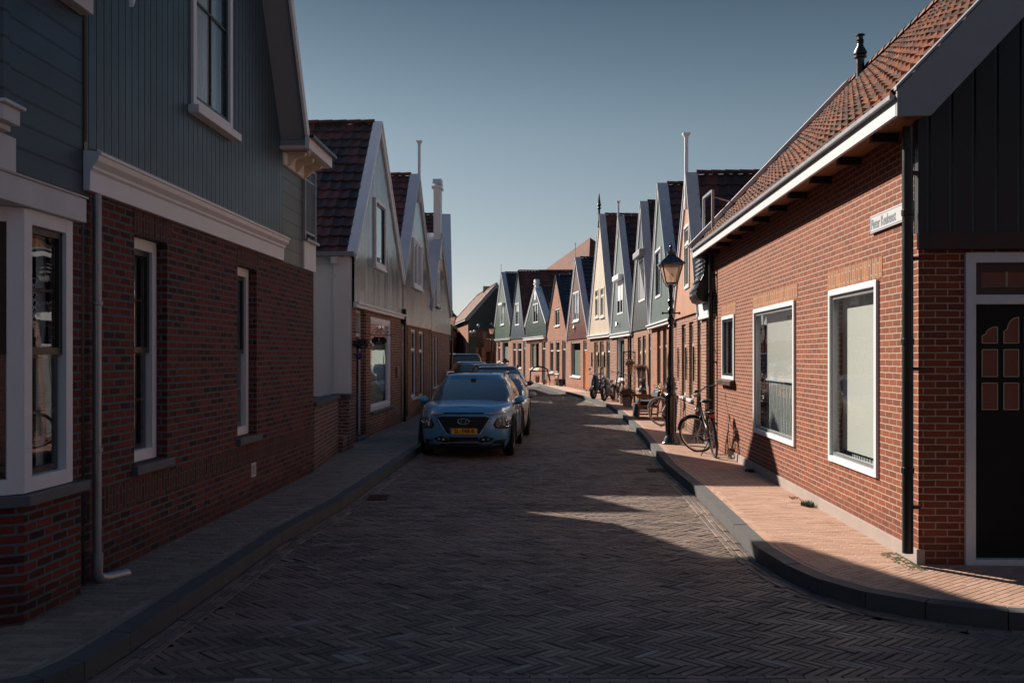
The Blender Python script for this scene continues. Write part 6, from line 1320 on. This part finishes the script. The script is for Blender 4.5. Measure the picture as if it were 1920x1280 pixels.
def motorcycle(label):
    B = empty('motorcycle', (0, 0, 0), label, 'motorcycle')
    for y_ in (-.70, .72):
        wo = empty('wheel', (0, 0, 0)); wo.parent = B; MB().lathe((0, y_, .31), [(.22, -.045), (.29, -.055), (.31, -.02), (.31, .02), (.29, .055), (.22, .045)], 28, Vector((1, 0, 0))).build('tyre', 'rubber', wo, smooth=True)
        sp = MB(); sp.lathe((0, y_, .31), [(.225, -.04), (.225, .04), (.20, .03), (.20, -.03), (.225, -.04)], 28, Vector((1, 0, 0)))
        for k in range(12): a = k*math.pi/6; sp.tube([(0, y_+.04*math.cos(a+.4), .31+.04*math.sin(a+.4)), (0, y_+.21*math.cos(a), .31+.21*math.sin(a))], .005, 4)
        sp.build('rim', 'chrome', wo)
    MB().box(-.14, .14, -.22, .22, .24, .50).lathe((0, .05, .5), [(.11, 0), (.12, .04), (.10, .06), (.12, .08), (.10, .10), (.11, .12), (.07, .14)], 14).build('engine', 'alloy', B, bevel=.03)
    tk = MB(); tk.sphere((0, .14, .80), .17, .85, 1.7, .75, 14); tk.build('fuel_tank', 'silver_paint', B, smooth=True)
    MB().box(-.12, .12, -.62, -.08, .72, .82).build('seat', 'plastic', B, bevel=.04)
    f = MB(); f.tube([(0, .45, .92), (0, .1, .66), (0, -.3, .66), (0, -.7, .70)], .02, 8); f.tube([(0, .42, .85), (0, .28, .25), (0, -.25, .24), (0, -.35, .66)], .018, 8)
    for s_ in (-1, 1): f.tube([(s_*.08, .44, .95), (s_*.08, .72, .31)], .022, 8); f.tube([(s_*.10, -.2, .30), (s_*.10, -.7, .31)], .018, 6); f.tube([(s_*.10, -.45, .68), (s_*.10, -.68, .32)], .016, 6)
    f.build('frame', 'black', B, smooth=True)
    for s_ in (-1, 1): MB().tube([(s_*.15, .2, .40), (s_*.17, .0, .24), (s_*.17, -.8, .32)], [.025, .025, .04], 8).build('exhaust', 'chrome', B, smooth=True)
    MB().tube([(-.36, .28, 1.10), (-.2, .40, 1.08), (0, .42, 1.0), (.2, .40, 1.08), (.36, .28, 1.10)], .014, 8).build('handlebar', 'chrome', B, smooth=True)
    MB().sphere((0, .54, .92), .09, 1, .9, 1).build('headlight', 'lamp_lens', B, smooth=True)
    gd = MB(); rr = [[Vector((x, .72+.34*math.cos(a), .31+.34*math.sin(a))) for x in (-.06, 0, .06)] for a in [R(q) for q in range(20, 170, 15)]]; gd.grid(rr)
    rr = [[Vector((x, -.70+.34*math.cos(a), .31+.34*math.sin(a))) for x in (-.07, 0, .07)] for a in [R(q) for q in range(10, 170, 15)]]; gd.grid(rr); gd.build('mudguard', 'black_car', B, smooth=True)
    MB().tube([(-.12, .0, .25), (-.25, -.05, .01)], .012, 6).build('side_stand', 'black', B); return B
place(motorcycle('motorcycle with a chrome headlight between the scooter and the dark bicycle'), 3.92, 40.3, SW, 160, 5)

# ---------------------------------------------------------------- garden armchair, trellis, planters, far bench
ch = empty('wooden_armchair', (0, 0, 0), 'brown wooden garden armchair bench with dark cushions by the lamp post', 'garden bench')
w2_, dp_ = .70, .58   # half length along the wall, depth
for s_ in (-1, 1):
    y_ = s_*w2_; MB().bar((-dp_/2, y_, 0), (-dp_/2+.03, y_, .62), .06, .045).build('front_leg', 'wood', ch); MB().bar((dp_/2-.05, y_, 0), (dp_/2-.02, y_, .42), .06, .045).build('rear_leg', 'wood', ch)
    MB().bar((-dp_/2-.05, y_, .63), (dp_/2+.05, y_, .60), .035, .07, Vector((0, 0, 1))).build('armrest', 'wood', ch); MB().bar((dp_/2-.04, y_, .36), (dp_/2+.17, y_, .98), .05, .045).build('back_post', 'wood', ch)
    MB().bar((-dp_/2, y_, .38), (dp_/2, y_, .34), .04, .06).build('seat_rail', 'wood', ch); MB().bar((-dp_/2, y_, .14), (dp_/2-.03, y_, .14), .03, .05).build('stretcher', 'wood', ch)
for k in range(6): MB().bar((-dp_/2+.03+k*.10, -w2_+.03, .40-k*.006), (-dp_/2+.03+k*.10, w2_-.03, .40-k*.006), .08, .022).build('seat_slat', 'wood', ch)
for k in range(4): z_ = .50+k*.13; x_ = dp_/2+.01+k*.045; MB().bar((x_, -w2_+.03, z_), (x_, w2_-.03, z_), .022, .09, Vector((0, 0, 1))).build('back_slat', 'wood', ch)
MB().box(-dp_/2+.04, dp_/2-.03, -w2_+.06, w2_-.06, .42, .50).build('seat_cushion', 'cushion', ch, bevel=.03)
bc_ = MB(); bc_.hexa([Vector(q) for q in ((.20, -.6, .50), (.26, -.6, .50), (.26, .6, .50), (.20, .6, .50), (.29, -.6, .80), (.37, -.6, .80), (.37, .6, .80), (.29, .6, .80))]); bc_.build('back_cushion', 'cushion', ch, bevel=.03)
MB().box(-dp_/2-.02, -dp_/2-.005, -w2_+.1, w2_-.0, .03, .40).build('draped_cover', 'cushion', ch)
ch.location = (3.90, 29.0, SW); ch.rotation_euler = (0, 0, R(-1))
tr = empty('trellis', (0, 0, 0), 'rusty lattice trellis standing beside the teal house with pots on it', 'trellis')
MB().bar((-.21, 0, 0), (-.21, 0, 1.95), .035).bar((.21, 0, 0), (.21, 0, 1.95), .035).bar((-.21, 0, 1.95), (.21, 0, 1.95), .035).build('frame', 'rust', tr)
lt = MB()
for k in range(10): z_ = .05+k*.19; lt.bar((-.2, .01, z_), (.2, .01, z_+.36 if z_+.36 < 1.93 else 1.93), .02, .012); lt.bar((.2, -.01, z_), (-.2, -.01, z_+.36 if z_+.36 < 1.93 else 1.93), .02, .012)
lt.build('lattice', 'rust', tr)
tr.location = (4.27, 36.3, SW); tr.rotation_euler = (0, 0, R(-8))
def pot(label, x, y, z, r, h, mat, fmat=None, fr=0, fn=0, leaf=None, cat='flower pot', name='flower_pot', square=False, fsz=.03, sq=.6):
    o = empty(name, (x, y, z), label, cat); MB().lathe((x, y, z), [(r*.72, 0), (r*.78, .01), (r*.97, h*.85), (r*1.05, h*.86), (r*1.05, h), (r*.92, h), (r*.9, h*.9), (0, h*.9)], 4 if square else 16).build('pot', mat, o, smooth=not square)
    if leaf: leafball(MB(), (x, y, z+h+fr*.35), fr*.9, fn, fsz, sq).build('leaves', leaf, o, recalc=False, merge=False)
    if fmat: leafball(MB(), (x, y, z+h+fr*.5), fr, fn, fsz*.8, sq).build('flowers', fmat, o, recalc=False, merge=False)
    return o
pot('large wooden tub of rust coloured flowers at the foot of the trellis', 4.10, 35.4, SW, .19, .34, 'wood_pale', 'flower_rust', .34, 420, 'leaf_dark')
pot('pot of rust flowers hung high on the trellis', 4.28, 36.15, 1.25, .11, .34, 'terracotta', 'flower_rust', .19, 240, 'leaf_dark')
hp = pot('grey pail of rust flowers hung on the wall right of the trellis', 4.36, 33.7, 1.17, .14, .24, 'zinc', 'flower_rust', .24, 300, 'leaf_dark'); MB().tube([(4.36, 33.7, 1.4), (4.62, 33.75, 1.62)], .01, 5).build('bracket', 'black', hp)
pot('small pot of dark green leaves beside the far bench', 1.72, 67.6, SW, .16, .38, 'terracotta', None, .22, 120, 'leaf')
pot('small brown pot at the left end of the far bench', 2.05, 63.3, SW, .13, .26, 'wood', None, .12, 60, 'leaf_dark')
pot('black round tub near the narrow brick house door', 3.02, 59.5, SW, .30, .42, 'black', cat='tub', name='black_tub')
pot('small square planter between the motorcycle and the wooden tub', 4.15, 37.6, SW, .14, .40, 'wood_pale', None, .12, 80, 'leaf_dark', square=True, cat='planter', name='square_planter')
wl = MB(); leafball(wl, (4.55, 34.3, 1.05), .16, 260, .035, 2.2); cr_ = empty('climbing_plant', (4.5, 34.3, .9), 'dark climbing plant on the wall beside the hanging pail', 'climbing plant'); wl.build('leaves', 'leaf_dark', cr_, recalc=False, merge=False); MB().tube([(4.55, 34.3, SW), (4.53, 34.35, .6), (4.55, 34.3, 1.2)], .012, 5).build('stem', 'rust', cr_)
fb = empty('garden_bench', (0, 0, 0), 'bleached slatted bench in front of the narrow brick house', 'garden bench')
for s_ in (-1, 1):
    for x_ in (-.25, .25): MB().bar((x_, s_*.75, 0), (x_, s_*.75, .9 if x_ > 0 else .62), .05).build('leg', 'wood_pale', fb)
    MB().bar((-.27, s_*.75, .62), (.27, s_*.75, .62), .05).build('armrest', 'wood_pale', fb)
for k in range(5): MB().bar((-.22+k*.11, -.75, .42), (-.22+k*.11, .75, .42), .08, .02).build('seat_slat', 'wood_pale', fb)
for k in range(3): MB().bar((.26, -.75, .55+k*.14), (.26, .75, .55+k*.14), .02, .08, Vector((0, 0, 1))).build('back_slat', 'wood_pale', fb)
fb.location = (2.50, 62.0, SW); fb.rotation_euler = (0, 0, R(5))
lt_ = MB()
for _ in range(160):
    y_ = random.uniform(6.2, 30); side = random.random() < .6; x_ = (xat(KRf, max(y_, 8.3))-random.random()**2*.5-.03) if side else (xat(KLf, max(y_, 7.3))+random.random()**2*.4+.03)
    if random.random() < .2: x_ = random.uniform(-1.8, 2)
    a_ = random.random()*6.28; s_ = random.uniform(.008, .022); u_, v_ = Vector((math.cos(a_), math.sin(a_), random.uniform(-.2, .3)))*s_, Vector((-math.sin(a_), math.cos(a_), 0))*s_*.5; p_ = Vector((x_, y_, .016)); lt_.face([p_-u_, p_+v_, p_+u_, p_-v_])
tag(lt_.build('leaf_litter', 'wood_pale', recalc=False, merge=False), 'scattered pale leaf bits on the road along both kerbs', 'litter', kind='stuff')
# drain grates
def grate(x, y, rz, label):
    g = empty('drain_grate', (0, 0, 0), label, 'drain grate', 'cast iron drain grates'); MB().box(-.25, .25, -.14, .14, -.02, .008).build('tray', 'rubber', g); b = MB()
    for k in range(9): b.box(-.225+k*.052, -.205+k*.052, -.12, .12, .008, .014)
    b.box(-.25, .25, -.14, -.12, .008, .015); b.box(-.25, .25, .12, .14, .008, .015); b.build('bars', 'rust', g); g.location = (x, y, 0); g.rotation_euler = (0, 0, R(rz)); return g
grate(2.40, 16.6, 88, 'iron drain grate beside the right kerb near the bicycle'); grate(-1.80, 13.4, 92, 'iron drain grate beside the left kerb before the blue car')

# ---------------------------------------------------------------- person bending by the cars
def person(loc, rz):
    Pn = empty('person', loc, 'person with brown hair in a white shirt leaning beside the parked cars, mostly hidden', 'person')
    J = [(0, 0, .98, .13), (0, 0, 1.15, .12), (0, .03, 1.34, .14), (0, .06, 1.47, .055), (0, .09, 1.53, .05), (.19, .05, 1.42, .055), (.24, .12, 1.16, .042), (.20, .30, .98, .032), (.19, .37, .93, .03), (-.19, .05, 1.42, .055), (-.24, .12, 1.16, .042), (-.20, .30, .98, .032), (-.19, .37, .93, .03),
         (.10, 0, .90, .09), (.11, .02, .50, .06), (.11, 0, .10, .042), (.11, .14, .04, .035), (-.10, 0, .90, .09), (-.11, .02, .50, .06), (-.11, 0, .10, .042), (-.11, .14, .04, .035)]
    E = [(0, 1), (1, 2), (2, 3), (3, 4), (2, 5), (5, 6), (6, 7), (7, 8), (2, 9), (9, 10), (10, 11), (11, 12), (0, 13), (13, 14), (14, 15), (15, 16), (0, 17), (17, 18), (18, 19), (19, 20)]
    me = bpy.data.meshes.new('body'); me.from_pydata([j[:3] for j in J], E, []); ob = bpy.data.objects.new('body', me); COL.objects.link(ob); ob.parent = Pn
    md = ob.modifiers.new('skin', 'SKIN'); 
    for v, j in zip(me.skin_vertices[0].data, J): v.radius = (j[3], j[3])
    me.skin_vertices[0].data[0].use_root = True; ob.modifiers.new('sub', 'SUBSURF').levels = 1; me.materials.append(M['shirt']); ob.modifiers['sub'].render_levels = 1
    ORG[Pn.name] = Vector((0, 0, 0))
    hd = MB().sphere((0, .12, 1.66), .095, .85, 1.0, 1.2, 14).sphere((0, .215, 1.645), .016, 1, 1, 1.2).sphere((.08, .12, 1.65), .02, .5, 1, 1.4).sphere((-.08, .12, 1.65), .02, .5, 1, 1.4).build('head', 'skin', Pn, smooth=True)
    MB().sphere((.032, .20, 1.675), .011).sphere((-.032, .20, 1.675), .011).build('eyes', 'ink', hd); MB().sphere((0, .205, 1.605), .014, 2, .6, .5).build('mouth', 'flower_rust', hd)
    MB().sphere((0, .095, 1.69), .108, .9, .98, 1.12, 14).sphere((0, -.03, 1.66), .06).build('hair', 'hair', Pn, smooth=True)
    for s_ in (1, -1):
        for k, ln in enumerate((.055, .065, .07, .062)): MB().tube([(s_*.19+(k-1.5)*.017, .39, .92), (s_*.19+(k-1.5)*.018, .39+ln*.6, .905), (s_*.19+(k-1.5)*.018, .39+ln, .88)], [.008, .0075, .006], 6).build('finger', 'skin', Pn, smooth=True)
        MB().tube([(s_*.16, .37, .925), (s_*.14, .40, .91), (s_*.14, .43, .90)], [.010, .009, .007], 6).build('thumb', 'skin', Pn, smooth=True)
    Pn.rotation_euler = (0, 0, R(rz)); return Pn
person((-.22, 46.6, 0), 100)
